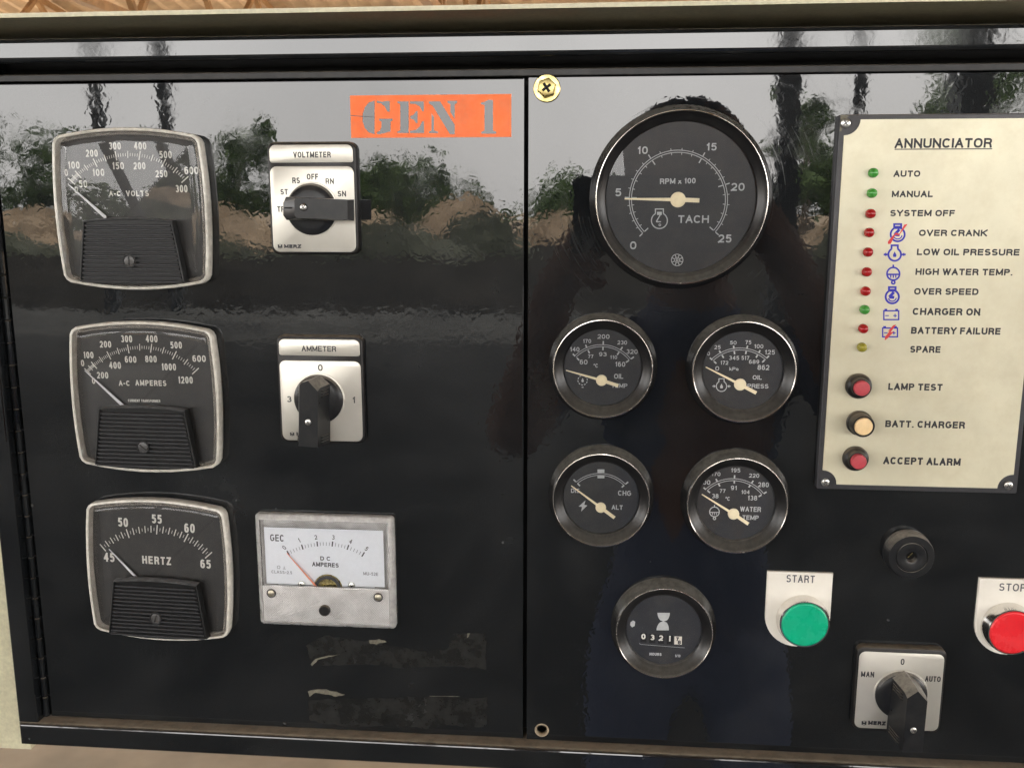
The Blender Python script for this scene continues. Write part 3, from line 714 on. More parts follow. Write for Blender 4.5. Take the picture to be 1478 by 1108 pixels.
hg = thing('piano_hinge', 'long black painted piano hinge down the left edge of the door', 'hinge', -345, -130)
z = -322.0; k = 0
while z < 66:
    L = 13.4
    m = MB(); n = 10
    ring = lambda zz, r: [(-344.9+r*math.cos(2*PI*i/n), zz, 1.0+r*math.sin(2*PI*i/n)) for i in range(n)]
    b0 = z+.25; b1 = min(z+L-.25, 66)
    for zz, r in ((b0, 1.5), (b0+.3, 1.9), (b1-.3, 1.9), (b1, 1.5)): m.v += ring(zz, r)
    for q in range(3):
        for i in range(n): m.f.append((q*n+i, q*n+(i+1) % n, (q+1)*n+(i+1) % n, (q+1)*n+i))
    m.f.append(tuple(range(n))); m.f.append(tuple(3*n+i for i in range(n)))
    part('knuckle', m, M['frame_paint'], hg); z += L; k += 1
m = MB(); m.box(-347.0, -322, -3, -343.0, 66, -1.0); part('hinge_leaf', m, M['frame_paint'], hg, 0)

def scratch(pts, w, parent, par_o, mat):
    pass

# ------------------------------------------------------------------ square meters
def phillips(m, md, cx, cz, r, h, rot=20):
    """domed cross-slot head: m = metal, md = dark recess"""
    m.lathe(cx, cz, [(r, h-.6), (r, h), (r*.9, h+r*.16), (r*.6, h+r*.28), (r*.3, h+r*.32)], 24, False, True)
    for a in (rot, rot+90):
        c, s = math.cos(R(a)), math.sin(R(a))
        md.bar((cx-c*r*.58, cz-s*r*.58), (cx+c*r*.58, cz+s*r*.58), r*.24, r*.24, h, h+r*.34+.02+(.01 if a > 90 else 0))
def slot_screw(t, cx, cz, r, h, rot, mat, recess=True):
    if recess:
        m = MB(); m.lathe(cx, cz, [(r*1.28, h), (r*1.25, h+.35), (r*1.1, h+.35), (r*1.0, h-.2)], 28); part('screw_collar', m, M['rib'], t)
    m = MB(); m.lathe(cx, cz, [(r, h-.2), (r*.94, h+.25), (r*.7, h+.45)], 24, False, True); sc = part('adjuster_screw', m, mat, t)
    m = MB(); c, s = math.cos(R(rot)), math.sin(R(rot)); m.bar((cx-c*r*.8, cz-s*r*.8), (cx+c*r*.8, cz+s*r*.8), r*.22, r*.22, h+.1, h+.50); part('slot', m, M['deep'], t, 0, sc)

def square_meter(label, cx, cz, rot, marks, pointer, slot, dirty):
    t = thing('panel_meter', label, 'panel meter', cx, cz, 0, 'square dial meters on the door')
    def rt_(o):
        c, s = math.cos(R(rot)), math.sin(R(rot)); return [(cx+(x-cx)*c-(z-cz)*s, cz+(x-cx)*s+(z-cz)*c) for x, z in o]
    o = rt_(tv(cx, cz, 42.4, 40.3, 2.45, 4.7))
    m = MB(); m.loft([(inset(o, 1.6), 0.02), (inset(o, 1.5), 2.0), (inset(o, 3.6), 2.0)], False, False); part('case', m, M['black'], t)
    m = MB(); m.poly(inset(o, 2.0), 2.4); part('dial_plate', m, M['dial'], t, 0)
    m = MB(); m.loft([(inset(o, .9), .6), (inset(o, .5), 1.0), (o, 3.4), (o, 7.6), (inset(o, .4), 8.3), (inset(o, 1.3), 8.55), (inset(o, 1.8), 8.1)], False, False); part('cover_rim', m, M['rim'], t)
    m = MB(); m.loft([(inset(o, 1.85), 8.0), (inset(o, 2.6), 7.2), (inset(o, 2.9), 7.4), (inset(o, 3.9), 6.9), (inset(o, 4.4), 3)], False, False); part('cover_step', m, M['rim_in'], t)
    gw = inset(o, 3.8); m = MB(); gw = inset(gw, .4); m.loft([(gw, 7.0), (inset(gw, .8), 7.3), (inset(gw, 2.0), 7.5), (inset(gw, 4.0), 7.6)], False, True); part('window', m, M['glass'], t, 60)
    # ribbed lower cover
    top = [(-26.2+2*26.2*i/8, -5.6+1.5*(1-(i/4-1)**2)) for i in range(9)]
    trap = rt_([(cx+x, cz+z) for x, z in top]+[(cx+31.2, cz-40.2)]+[(cx+31.2-62.4*i/6, cz-40.2-1.8*(1-(i/3-1)**2)) for i in range(1, 6)]+[(cx-31.2, cz-40.2)])
    m = MB(); m.loft([(trap, 7.9), (inset(trap, .2), 12.4), (inset(trap, .7), 13.0), (inset(trap, 1.2), 13.0), (inset(trap, 1.5), 11.6)], False, True); cov = part('lower_cover', m, M['rib'], t, 40)
    n = 14
    for i in range(n):
        m = MB(); zc = -8.6-(31.2)*i/(n-1); hw = 26.0+(31.2-26.2)*(-5.6-zc)/34.6-1.6
        q = rt_([(cx-hw, cz+zc), (cx+hw, cz+zc)]); (xa, za), (xb, zb) = q
        b = len(m.v); ux, uz = -math.sin(R(rot)), math.cos(R(rot))
        for (px, pz) in ((xa, za), (xb, zb)):
            m.v += [(px-ux*.78, pz-uz*.78, 11.9), (px-ux*.5, pz-uz*.5, 13.3), (px+ux*.35, pz+uz*.35, 13.4), (px+ux*.6, pz+uz*.6, 11.9)]
        m.f += [(b, b+1, b+5, b+4), (b+1, b+2, b+6, b+5), (b+2, b+3, b+7, b+6), (b, b+1, b+2, b+3), (b+4, b+5, b+6, b+7)]
        part('rib', m, M['rib_edge'], t, 0, cov)
    sx, sz = rt_([(cx-.2, cz-28.2)])[0]
    slot_screw(t, sx, sz, 3.1, 13.3, slot, M['screwdark'])
    marks_o = marks(); part('dial_print', marks_o, M['print_w'], t, 0)
    (Zf, tip, tail) = pointer; a = P(*Zf(*tip), 4.5); b = P(*Zf(*tail), 4.5)
    m = MB(); m.bar(a, b, .45, 1.9, 4.3, 4.6); part('pointer', m, M['needle_w'], t, 0)
    return t
def scale_marks(pr, majors, mid_at, sub, ro=1.0, ri=.885, wm=6, wn=3):
    """majors: outer end points; sub: divisions per interval; mid_at: which divisions are longer"""
    c = circ3(majors[0], majors[len(majors)//2], majors[-1]); cx, cy, r = c
    ang = [math.atan2(x-cx, cy-y) for x, y in majors]
    def tick(an, r0, r1, wd): pr.line([(cx+math.sin(an)*r*r0, cy-math.cos(an)*r*r0), (cx+math.sin(an)*r*r1, cy-math.cos(an)*r*r1)], wd)
    for i, an in enumerate(ang):
        tick(an, ri, ro, wm)
        if i < len(ang)-1:
            for k in range(1, sub):
                t = an+(ang[i+1]-an)*k/sub
                if k in mid_at: tick(t, ri+.02, ro-.01, wm*.8)
                else: tick(t, ri+.04, ro-.035, wn)
ZA, ZB, ZC = Zm(50, 160, 3.957), Zm(80, 440, 4.263), Zm(110, 700, 4.617)
def marks_A():
    p = Print(ZA, 2.5)
    scale_marks(p, [(190, 385), (232, 345), (333, 272), (460, 232), (603, 231), (745, 282), (878, 375)], (5,), 10)
    for s in (('0', 170, 333, 190, 373), ('100', 190, 290, 257, 331), ('200', 292, 222, 360, 263), ('300', 424, 180, 492, 222), ('400', 567, 180, 638, 222), ('500', 712, 230, 783, 272), ('600', 855, 320, 935, 362),
              ('0', 228, 432, 248, 471), ('50', 253, 397, 300, 438), ('100', 330, 332, 398, 373), ('150', 443, 294, 510, 335), ('200', 565, 294, 633, 335), ('250', 690, 340, 758, 380), ('300', 805, 424, 873, 466)):
        p.t(*s, sw=.15, gap=.3)
    p.t('A-C', 425, 458, 492, 487, .17, 0, .3); p.t('VOLTS', 522, 456, 652, 488, .17, 0, .4)
    return p.m
def marks_B():
    p = Print(ZB, 2.5)
    scale_marks(p, [(178, 390), (220, 350), (315, 283), (443, 243), (592, 243), (742, 290), (882, 388)], (5,), 10)
    for s in (('0', 157, 338, 177, 377), ('100', 172, 288, 234, 328), ('200', 273, 222, 343, 262), ('300', 403, 187, 472, 230), ('400', 555, 187, 628, 230), ('500', 707, 226, 778, 268), ('600', 843, 310, 925, 350),
              ('0', 225, 447, 245, 485), ('200', 255, 412, 325, 452), ('400', 330, 350, 403, 392), ('600', 427, 315, 498, 355), ('800', 552, 312, 623, 353), ('1000', 653, 360, 742, 402), ('1200', 755, 440, 845, 483)):
        p.t(*s, sw=.15, gap=.3)
    p.t('A-C', 390, 465, 458, 497, .17, 0, .3); p.t('AMPERES', 492, 463, 682, 497, .17, 0, .4); p.t('CURRENT TRANSFORMER', 447, 581, 645, 597, .17, 0, .3)
    return p.m
def marks_C():
    p = Print(ZC, 2.5)
    scale_marks(p, [(158, 392), (332, 288), (540, 265), (745, 325), (905, 445)], (2, 4, 6, 8), 10, wm=7)
    for s in (('50', 278, 217, 345, 276), ('55', 503, 195, 570, 254), ('60', 720, 255, 790, 316), ('45', 183, 450, 255, 509), ('65', 827, 495, 897, 553)): p.t(*s, sw=.16, rot=-2, gap=.3)
    p.t('HERTZ', 440, 474, 632, 526, .17, -1.5, .4)
    return p.m
square_meter('square A-C VOLTS meter at the top left of the door', -260.8, -3.4, 0, marks_A, (ZA, (190, 418), (408, 612)), 90, 0)
square_meter('square A-C AMPERES meter between the volts and hertz meters', -260.8, -111.4, -.4, marks_B, (ZB, (180, 403), (428, 632)), 140, 0)
square_meter('square HERTZ meter at the bottom left of the door', -260.5, -218.2, -1.2, marks_C, (ZC, (218, 425), (427, 642)), 70, 0)

# ------------------------------------------------------------------ clear rectangular DC ammeter
ZG = Zm(355, 725, 5.83)
def dc_meter():
    q = [P(*ZG(*a), 3.5) for a in ((108, 92), (1248, 120), (1262, 1057), (128, 1016))]
    x0 = (q[0][0]+q[3][0])/2-1.2; x1 = (q[1][0]+q[2][0])/2; z1 = (q[0][1]+q[1][1])/2+.3; z0 = (q[2][1]+q[3][1])/2
    t = thing('dc_ammeter', 'clear rectangular white dial DC AMPERES meter with stippled silver lower half', 'ammeter', (x0+x1)/2, (z0+z1)/2)
    o = rrect(x0, z0, x1, z1, 2.5)
    m = MB(); m.loft([(inset(o, 1.5), 0.02), (inset(o, 1.2), 1.0)], False, False); part('case', m, M['black'], t)
    m = MB(); m.poly(inset(o, 2.0), 1.1); part('base_plate', m, M['mesh_silver'], t, 0)
    m = MB(); m.loft([(inset(o, .4), 0.3), (o, .8), (o, 3.8), (inset(o, .4), 4.4), (inset(o, 2.5), 6.5), (inset(o, 3.0), 6.8), (inset(o, 3.5), 6.5)], False, False); part('clear_box', m, M['box_clear'], t)
    m = MB(); m.loft([(inset(o, 3.45), 6.6), (inset(o, 4.4), 2.0)], False, False); part('inner_wall', m, M['rim_in'], t)
    a = P(*ZG(150, 205), 3); b = P(*ZG(1168, 725), 3)
    m = MB(); m.poly([(a[0], b[1]-1), (b[0], b[1]-1), (b[0], a[1]), (a[0], a[1])], 3.0); part('dial_plate', m, M['gecwhite'], t, 0)
    zs = P(*ZG(650, 712), 6.5)[1]
    i4 = inset(o, 3.4); xl, xr, zb_ = i4[0][0]*0+x0+3.4, x1-3.4, z0+3.4
    m = MB(); slab(m, rrect(xl, zb_, xr, zs, .6), 5.0, 6.9, .4); part('lower_cover', m, M['mesh_silver'], t)
    m = MB(); m.poly([(xl, zs), (xr, zs), (xr, z1-3.4), (xl, z1-3.4)], 6.55); part('window', m, M['glass'], t, 0)
    p = Print(ZG, 3.1); k = Print(ZG, 3.1)
    p.t('GEC', 203, 268, 320, 325, .14, -1.2, .3); p.t('D C', 625, 453, 712, 487, .18, -1.2); p.t('AMPERES', 557, 504, 780, 540, .18, -1.2)
    for ch, cx_, cy_, rr in (('0', 322, 378, 48), ('1', 448, 317, 26), ('2', 588, 291, 10), ('3', 735, 292, -4), ('4', 882, 327, -22), ('5', 1015, 388, -38)): p.tr(ch, cx_, cy_, 22 if ch != '1' else 13, 38, rr, .13)
    c = circ3((345, 405), (665, 323), (997, 417)); mj = [(345, 405), (467, 350), (598, 325), (730, 325), (865, 355), (997, 417)]
    an = [math.atan2(x-c[0], c[1]-y) for x, y in mj]
    for i, aa in enumerate(an):
        p.line([(c[0]+math.sin(aa)*c[2]*r_, c[1]-math.cos(aa)*c[2]*r_) for r_ in (1.0, .935)], 11)
        if i < 5:
            for j in range(1, 5):
                ab = aa+(an[i+1]-aa)*j/5; k.line([(c[0]+math.sin(ab)*c[2]*r_, c[1]-math.cos(ab)*c[2]*r_) for r_ in (.985, .94)], 5)
    part('dial_print', p.m, M['print_t'], t, 0)
    k.t('~ _', 262, 530, 335, 558, .12, -1.2); k.t('CLASS-2.5', 215, 572, 388, 597, .15, -1.2); k.t('MU-52E', 988, 585, 1113, 612, .15, -1.2)
    part('faint_print', k.m, M['print_f'], t, 0)
    m = MB(); m.bar(P(*ZG(345, 425), 4.5), P(*ZG(600, 715), 4.5), .4, 1.1, 4.3, 4.6); part('pointer', m, M['needle_r'], t, 0)
    cc = P(*ZG(690, 722), 3.4); kk = P(*ZG(790, 722), 3.4)[0]-P(*ZG(690, 722), 3.4)[0]
    half = lambda r: [(cc[0]+r*math.cos(PI*i/16), cc[1]+r*math.sin(PI*i/16)) for i in range(17)]
    m = MB(); m.poly(half(kk*1.22), 3.2); part('movement_plate', m, M['brass'], t, 0)
    m = MB(); m.loft([(half(kk*1.12), 3.3), (half(kk*1.12), 4.1), (half(kk*.86), 4.1), (half(kk*.86), 3.3)], False, False, False); part('movement_arch', m, M['gray_rim'], t)
    m = MB(); m.lathe(cc[0]-kk*.35, cc[1]+kk*.12, [(kk*.22, 3.3), (kk*.2, 4.0)], 16, False, True); part('movement_pivot', m, M['brass'], t)
    for (u, v, r_, hh, mt) in ((468, 690, 4.6/2, 3.6, 'zinc'), (888, 700, 4.6/2, 3.6, 'zinc')):
        x, z = P(*ZG(u, v), hh); m, md = MB(), MB(); phillips(m, md, x, z, r_*.95, hh); s_ = part('dial_screw', m, M[mt], t); part('cross_slot', md, M['deep'], t, 0, s_)
    for (u, v) in ((213, 762), (1113, 796)):
        x, z = P(*ZG(u, v), 7); m = MB(); m.lathe(x, z, [(2.9, 6.85), (2.8, 7.3), (2.3, 7.3), (2.2, 6.95)], 24); part('rivet_ring', m, M['gray_rim'], t)
        m = MB(); m.lathe(x, z, [(2.15, 6.9), (2.0, 7.5), (1.2, 7.9)], 20, False, True); part('rivet', m, M['dullbrass'], t)
    x, z = P(*ZG(660, 910), 8); m = MB(); m.lathe(x, z, [(3.5, 6.8), (3.4, 8.2), (3.0, 8.6), (2.9, 8.4)], 28, False, True); s_ = part('adjuster_screw', m, M['black'], t)
    m = MB(); m.bar((x, z-2.3), (x+.1, z+2.3), .7, .7, 8.4, 8.75); part('slot', m, M['deep'], t, 0, s_)
    for a_, b_ in (((168, 684), (270, 700)), ((1085, 715), (1178, 732))):
        pa = P(*ZG(*a_), 4); pb = P(*ZG(*b_), 4); m = MB(); m.box(pa[0], pb[1], 3.2, pb[0], pa[1], 4.6); part('retaining_tab', m, M['gray_rim'], t, 0)
dc_meter()

# ------------------------------------------------------------------ rotary switches
def logo_word(p, x0, y0, x1, y1, full=True):
    wd = x1-x0; hh = y1-y0
    cx_ = x0+hh*.75; p.t('M', cx_-hh*.62, y0+hh*.06, cx_+hh*.62, y1-hh*.06, .3)
    p.ring(cx_, (y0+y1)/2, hh*.55, hh*.10)
    p.t('MERZ', x0+wd*.29, y0, x1, y1, .27, 0, .2)
def rot_switch(label, Zf, tagpx, platepx, top, printer, disc, hd, screw, mark):
    pa1 = P(*Zf(platepx[0], (platepx[1]+platepx[3])/2), 5); pa2 = P(*Zf(platepx[2], (platepx[1]+platepx[3])/2), 5)
    pb1 = P(*Zf((platepx[0]+platepx[2])/2, platepx[1]), 5); pb2 = P(*Zf((platepx[0]+platepx[2])/2, platepx[3]), 5)
    x0, x1, z1, z0 = pa1[0], pa2[0], pb1[1], pb2[1]
    cx, cz = (x0+x1)/2, (z0+z1)/2
    t = thing('rotary_switch', label, 'rotary switch', cx, cz, 0, 'rotary selector switches')
    zt = P(*Zf((platepx[0]+platepx[2])/2, top), 4.4)[1]
    o = rrect(x0-1.3, z0-1.4, x1+1.3, zt, 4.4)
    m = MB(); m.loft([(o, 0.02), (o, 3.7), (inset(o, .3), 4.3), (inset(o, 1.0), 4.7)], False, True); part('switch_body', m, M['black'], t)
    m = MB(); slab(m, rrect(x0, z0, x1, z1, 3.8), 4.5, 5.1, .25); part('face_plate', m, M['alu'], t)
    if tagpx:
        ta = P(*Zf(tagpx[0], tagpx[1]), 5); tb_ = P(*Zf(tagpx[2], tagpx[3]), 5)
        m = MB(); slab(m, rrect(x0+.2, tb_[1], x1-.2, ta[1], (1.4, 3.4, 3.4, 1.4)), 4.5, 5.1, .25); part('name_plate', m, M['alu'], t)
    part('plate_print', printer(), M['print_k'], t, 0)
    dx, dz, dr = PC(Zf, *disc, 6)
    m = MB(); m.lathe(dx, dz, [(dr+.9, 5.1), (dr+.7, 5.5), (dr+.1, 5.6)], 40, False, False); part('skirt_ring', m, M['alu'], t)
    m = MB(); m.lathe(dx, dz, [(dr, 5.15), (dr, 6.4), (dr-1.0, 7.4), (dr-4.2, 8.2)], 48, False, True); part('dial_disc', m, M['knob'], t)
    m = MB(); m.loft([([P(*Zf(*q), h) for q in pts], h) for h, pts in hd], False, True)
    h_ = part('handle', m, M['knob'], t, 25)
    # raised grip ridges on both long flanks
    lo_h, lo = hd[-2][0], [P(*Zf(*q), hd[-2][0]) for q in hd[-2][1]]; bh, ba = hd[0][0], [P(*Zf(*q), hd[0][0]) for q in hd[0][1]]
    for e0, e1 in mark['flanks']:
        for f in (.05, .10, .15, .83, .88, .93):
            pts = []
            for ff in (f, f+.028):
                tx, tz = lo[e0][0]+(lo[e1][0]-lo[e0][0])*ff, lo[e0][1]+(lo[e1][1]-lo[e0][1])*ff
                bx_, bz2 = ba[e0][0]+(ba[e1][0]-ba[e0][0])*ff, ba[e0][1]+(ba[e1][1]-ba[e0][1])*ff
                ex, ez = lo[e1][0]-lo[e0][0], lo[e1][1]-lo[e0][1]; L = math.hypot(ex, ez); nx, nz = ez/L, -ex/L
                if (tx+nx-dx)*nx+(tz+nz-dz)*nz < 0 and False: pass
                mx_, mz_ = (lo[e0][0]+lo[e1][0])/2-sum(q[0] for q in lo)/len(lo), (lo[e0][1]+lo[e1][1])/2-sum(q[1] for q in lo)/len(lo)
                if mx_*nx+mz_*nz < 0: nx, nz = -nx, -nz
                for k_, off in ((.15, 0), (.25, .6), (.85, .6), (.95, 0)):
                    pts.append((bx_+(tx-bx_)*k_+nx*off, bz2+(tz-bz2)*k_+nz*off, bh+(lo_h-bh)*k_))
            m = MB(); m.v = pts; m.f = [(0, 1, 5, 4), (1, 2, 6, 5), (2, 3, 7, 6), (0, 1, 2, 3), (4, 5, 6, 7)]
            part('grip_ridge', m, M['knob'], t, 0, h_)
    th = hd[-1][0]; q = P(*Zf(*screw), th+.4); m, md = MB(), MB()
    rg = MB(); rg.lathe(q[0], q[1], [(2.3, th-.05), (2.25, th+.12), (1.8, th+.1)], 24, False, True); part('screw_recess', rg, M['deep'], t, 35, h_)
    phillips(m, md, q[0], q[1], 1.85, th+.2, 35); s_ = part('screw', m, M['zinc'], t)
    part('cross_slot', md, M['gray_rim'], t, 0, s_)
    if 'line' in mark:
        a_, b_ = mark['line']; m = MB(); m.bar(P(*Zf(*a_), 20), P(*Zf(*b_), 24), .7, .7, 17, 23.6); part('pointer_mark', m, M['deep'], t, 0, h_)
    return t
ZV, ZQ, ZN = Zm(370, 180, 5.54), Zm(380, 470, 5.83), Zm(1090, 740, 3.01)
def pv():
    p = Print(ZV, 5.15); p.t('VOLTMETER', 295, 217, 595, 264, .165, 0, .3)
    for s in (('OFF', 403, 393, 495, 440), ('RS', 287, 423, 348, 470), ('RN', 553, 430, 620, 475), ('ST', 193, 515, 252, 560), ('SN', 650, 530, 717, 575), ('TR', 167, 653, 225, 698)): p.t(*s, sw=.165, gap=.3)
    logo_word(p, 168, 958, 358, 987); return p.m
def pa_():
    p = Print(ZQ, 5.15); p.t('AMMETER', 322, 170, 613, 217, .155, 0, .2); p.t('0', 460, 325, 500, 380, .16); p.t('3', 198, 592, 238, 642, .16); p.t('1', 748, 598, 775, 650, .16)
    logo_word(p, 222, 897, 420, 925); return p.m
def pn():
    p = Print(ZN, 5.15); p.t('0', 632, 632, 649, 659, .15); p.t('MAN', 460, 688, 517, 712, .155, 0, .3); p.t('AUTO', 738, 708, 806, 732, .155, 0, .3)
    logo_word(p, 460, 903, 567, 920); return p.m
ZM3 = Zm(1215, 920, 5.894)
hv = [(6.5, [(222, 632), (240, 590), (775, 602), (775, 765), (245, 752), (222, 715)]), (16.5, [(214, 625), (236, 576), (782, 600), (782, 768), (240, 762), (214, 725)]),
      (20, [(217, 625), (238, 577), (780, 599), (780, 769), (243, 762), (217, 725)]), (24, [(305, 606), (318, 584), (728, 601), (728, 760), (320, 746), (305, 722)])]
ha = [(7, [(300, 985), (300, 505), (352, 462), (478, 415), (565, 487), (562, 985)]), (20, [(297, 1010), (298, 500), (335, 472), (420, 448), (478, 522), (478, 1020)]),
      (24, [(300, 1012), (303, 500), (322, 480), (375, 463), (458, 553), (458, 1026)])]
hm = [(7, [(378, 798), (425, 335), (530, 278), (650, 375), (600, 815)]), (20, [(490, 940), (532, 460), (625, 405), (725, 510), (682, 950)]), (24, [(516, 972), (558, 515), (650, 455), (729, 543), (687, 972)])]
rot_switch('selector switch under the VOLTMETER tag, black handle lying level to the right', ZV, (116, 162, 775, 303), (122, 333, 788, 1018), 136, pv, (442, 677, 199), hv, (375, 660), dict(line=((240, 665), (272, 664)), flanks=()))
rot_switch('selector switch under the AMMETER tag, handle upright between 3 and 1', ZQ, (134, 110, 807, 258), (149, 295, 828, 968), 80, pa_, (466, 618, 205), ha, (376, 812), dict(flanks=((1, 0), (4, 5))))
rot_switch('lowest selector switch marked MAN 0 AUTO, below the buzzer', ZM3, None, (128, 128, 850, 780), 82, pn, (506, 488, 222), hm, (612, 788), dict(flanks=((1, 0), (3, 4))))

# ------------------------------------------------------------------ round gauges
def icon(p, kind, cx, cy, r, wl):
    if kind in ('engine', 'oil', 'crank'):
        p.ring(cx, cy, r, wl, 60, -240, 26); p.line([(cx-r*.5, cy-r*.86), (cx-r*.5, cy-r*1.45), (cx+r*.5, cy-r*1.45), (cx+r*.5, cy-r*.86)], wl, .01)
    if kind == 'engine': p.poly([(cx-r*.3, cy-r*1.1), (cx+r*.3, cy-r*1.1), (cx+r*.3, cy-r*.7), (cx-r*.3, cy-r*.7)]); p.line([(cx+r*.1, cy-r*.7), (cx-r*.4, cy+r*.15), (cx+r*.2, cy+r*.15)], wl, .012); p.ring(cx+r*.05, cy+r*.55, r*.12, wl*.6)
    if kind == 'crank': p.poly([(cx-r*.45, cy-r*1.2), (cx+r*.45, cy-r*1.2), (cx+r*.45, cy-r*.75), (cx-r*.45, cy-r*.75)], .004); p.line([(cx+r*.25, cy-r*.7), (cx-r*.45, cy+r*.05), (cx+r*.3, cy+r*.1)], wl*1.5, .012); p.ring(cx, cy+r*.05, r*.62, wl*.6, -10, -160, 14, .008)
    if kind == 'oil':
        p.poly([(cx, cy-r*.5), (cx+r*.3, cy+r*.1), (cx+r*.2, cy+r*.4), (cx-r*.2, cy+r*.4), (cx-r*.3, cy+r*.1)])
        for s in (-1, 1):
            p.line([(cx+s*r*1.15, cy), (cx+s*r*1.75, cy)], wl, .006); p.poly([(cx+s*r*1.15, cy), (cx+s*r*1.5, cy-r*.32), (cx+s*r*1.5, cy+r*.32)], .012) if s*1 == 1 or True else None
    if kind == 'water':
        p.ring(cx, cy, r, wl); p.line([(cx-r*.9, cy+r*.1), (cx+r*.9, cy+r*.1)], wl, .006); p.line([(cx, cy-r), (cx, cy-r*1.45)], wl, .006)
        for k in (-.4, 0, .4): p.line([(cx+k*r, cy+r*.2), (cx+k*r, cy+r*.65)], wl*.7, .004)
        p.ring(cx, cy+r*1.35, r*.25, wl)
    if kind == 'gear':
        for k in range(10): p.ring(cx, cy, r, wl, 36*k, 36*k+22, 3, .002*k)
        p.poly([(cx, cy-r*.5), (cx+r*.3, cy+r*.1), (cx+r*.15, cy+r*.4), (cx-r*.15, cy+r*.4), (cx-r*.3, cy+r*.1)]); p.line([(cx-r*.2, cy+r*1.5), (cx+r*.2, cy+r*1.5)], wl)
def round_gauge(name, label, cat, cx, cz, RF, Z, printer, tip, hub, tail, hr, group=None, extra=None):
    t = thing(name, label, cat, cx, cz, 0, group)
    k = RF/27.4; hf = 10.0 if RF < 35 else 10.5
    ro = RF+2.9 if RF < 35 else RF+3.4
    rd = RF*.79 if RF < 35 else 40.0
    m = MB(); m.lathe(cx, cz, [(ro+.2, 0), (ro+.2, 1.6), (ro-.3, 2.4), (RF+1.3, hf-2.0), (RF+.7, hf-.5), (RF+.25, hf-.1)], 72); part('bezel', m, M['bezel'], t)
    m = MB(); m.lathe(cx, cz, [(RF+.22, hf-.3), (RF+.12, hf+.15), (RF-.2, hf+.2), (RF-.38, hf-.1)], 72); part('trim_ring', m, M['ringm'], t)
    m = MB(); m.lathe(cx, cz, [(RF-.35, hf-.2), (RF-.9, hf-1.2), (rd+2.0, 6.8), (rd+.5, 5.9), (rd, 5.2), (rd-.1, 3.9)], 72); part('inner_bezel', m, M['bezel_in'], t)
    m = MB(); m.poly(circle(cx, cz, rd+.3, 64), 4.0); part('dial_plate', m, M['dial2'], t, 0)
    part('dial_print', printer(), M['print_g'], t, 0)
    if tip:
        a, h_, b = P(*Z(*tip), 5.2), P(*Z(*hub), 5.4), P(*Z(*tail), 5.2)
        m = MB(); m.bar(a, h_, .55*k**.6, 1.5*k**.6, 4.9, 5.1); m.bar(h_, b, 1.9*k**.4, 1.9*k**.4, 4.9, 5.1); n_ = part('pointer', m, M['needle_c'], t, 0)
        m = MB(); m.lathe(h_[0], h_[1], [(hr, 4.5), (hr, 5.35), (hr*.85, 5.6), (hr*.3, 5.65)], 28, False, True); part('pointer_hub', m, M['needle_c'], t, 35, n_)
    if extra: extra(t)
    m = MB(); m.poly(circle(cx, cz, rd+.25, 64), 5.85); part('glass', m, M['glass_d'], t, 0)
    return t
ZT = Zm(840, 130, 3.821)
def p_tach():
    p = Print(ZT, 4.05); cx, cy = 532, 603; angs = {0: -133.5, 5: -88, 10: -34, 15: 29.5, 20: 72.5, 25: 131.5}
    pt = lambda a, r: (cx+math.sin(R(a))*r, cy-math.cos(R(a))*r)
    for r_ in (271, 259): p.line([pt(-133.5+265*i/60, r_) for i in range(61)], 4)
    ks = sorted(angs)
    for i, kx in enumerate(ks):
        a = angs[kx]; p.line([pt(a, 296), pt(a, 274)], 6, .006); p.line([pt(a, 256), pt(a, 230)], 6, .006)
        if i < 5:
            for j in range(1, 5):
                b = a+(angs[ks[i+1]]-a)*j/5; p.line([pt(b, 283), pt(b, 273)], 3.5, .006); p.line([pt(b, 257), pt(b, 246)], 3.5, .006)
    for s in (('0', 265, 835, 300, 878), ('5', 183, 543, 217, 586), ('10', 305, 312, 363, 353), ('15', 685, 293, 743, 334), ('20', 823, 513, 897, 556), ('25', 752, 797, 825, 841)): p.t(*s, sw=.15)
    p.t('RPM x 100', 430, 487, 627, 517, .17, 1); p.t('TACH', 530, 691, 700, 733, .15)
    icon(p, 'engine', 427, 720, 44, 6)
    p.ring(525, 937, 32, 4); p.ring(525, 937, 14, 4)
    for k in range(8): a = R(45*k+22); p.line([(525+17*math.cos(a), 937+17*math.sin(a)), (525+30*math.cos(a), 937+30*math.sin(a))], 5, .006)
    p.t('D', 519, 929, 532, 946, .2)
    return p.m
round_gauge('tachometer', 'large round TACH rev counter with cream needle at 5', 'tachometer', 45.3, 2.9, 45.3, ZT, p_tach, (235, 600), (530, 605), (648, 609), 4.1)
def dial_print(Z, arc3, ticks, texts, ics, wl=8, tw=13):
    def f():
        p = Print(Z, 4.05); c = circ3(*arc3); a0 = math.atan2(arc3[0][0]-c[0], c[1]-arc3[0][1]); a1 = math.atan2(arc3[2][0]-c[0], c[1]-arc3[2][1])
        for dr in (0, -18): p.line([(c[0]+math.sin(a0+(a1-a0)*i/30)*(c[2]+dr), c[1]-math.cos(a0+(a1-a0)*i/30)*(c[2]+dr)) for i in range(31)], 5)
        for q in ticks:
            a, b = q; v1 = (a[0]+(b[0]-a[0])*.36, a[1]+(b[1]-a[1])*.36); v2 = (a[0]+(b[0]-a[0])*.64, a[1]+(b[1]-a[1])*.64)
            p.line([a, v1], tw, .006); p.line([v2, b], tw, .006)
        for s in texts: p.t(*s[:5], sw=s[5] if len(s) > 5 else .14)
        for i_ in ics: icon(p, *i_)
        return p.m
    return f
Z1, Z2, Z3, Z4, Z5 = Zm(780, 440, 6.517), Zm(980, 440, 6.158), Zm(780, 630, 6.517), Zm(970, 630, 6.158), Zm(870, 820, 6.517)
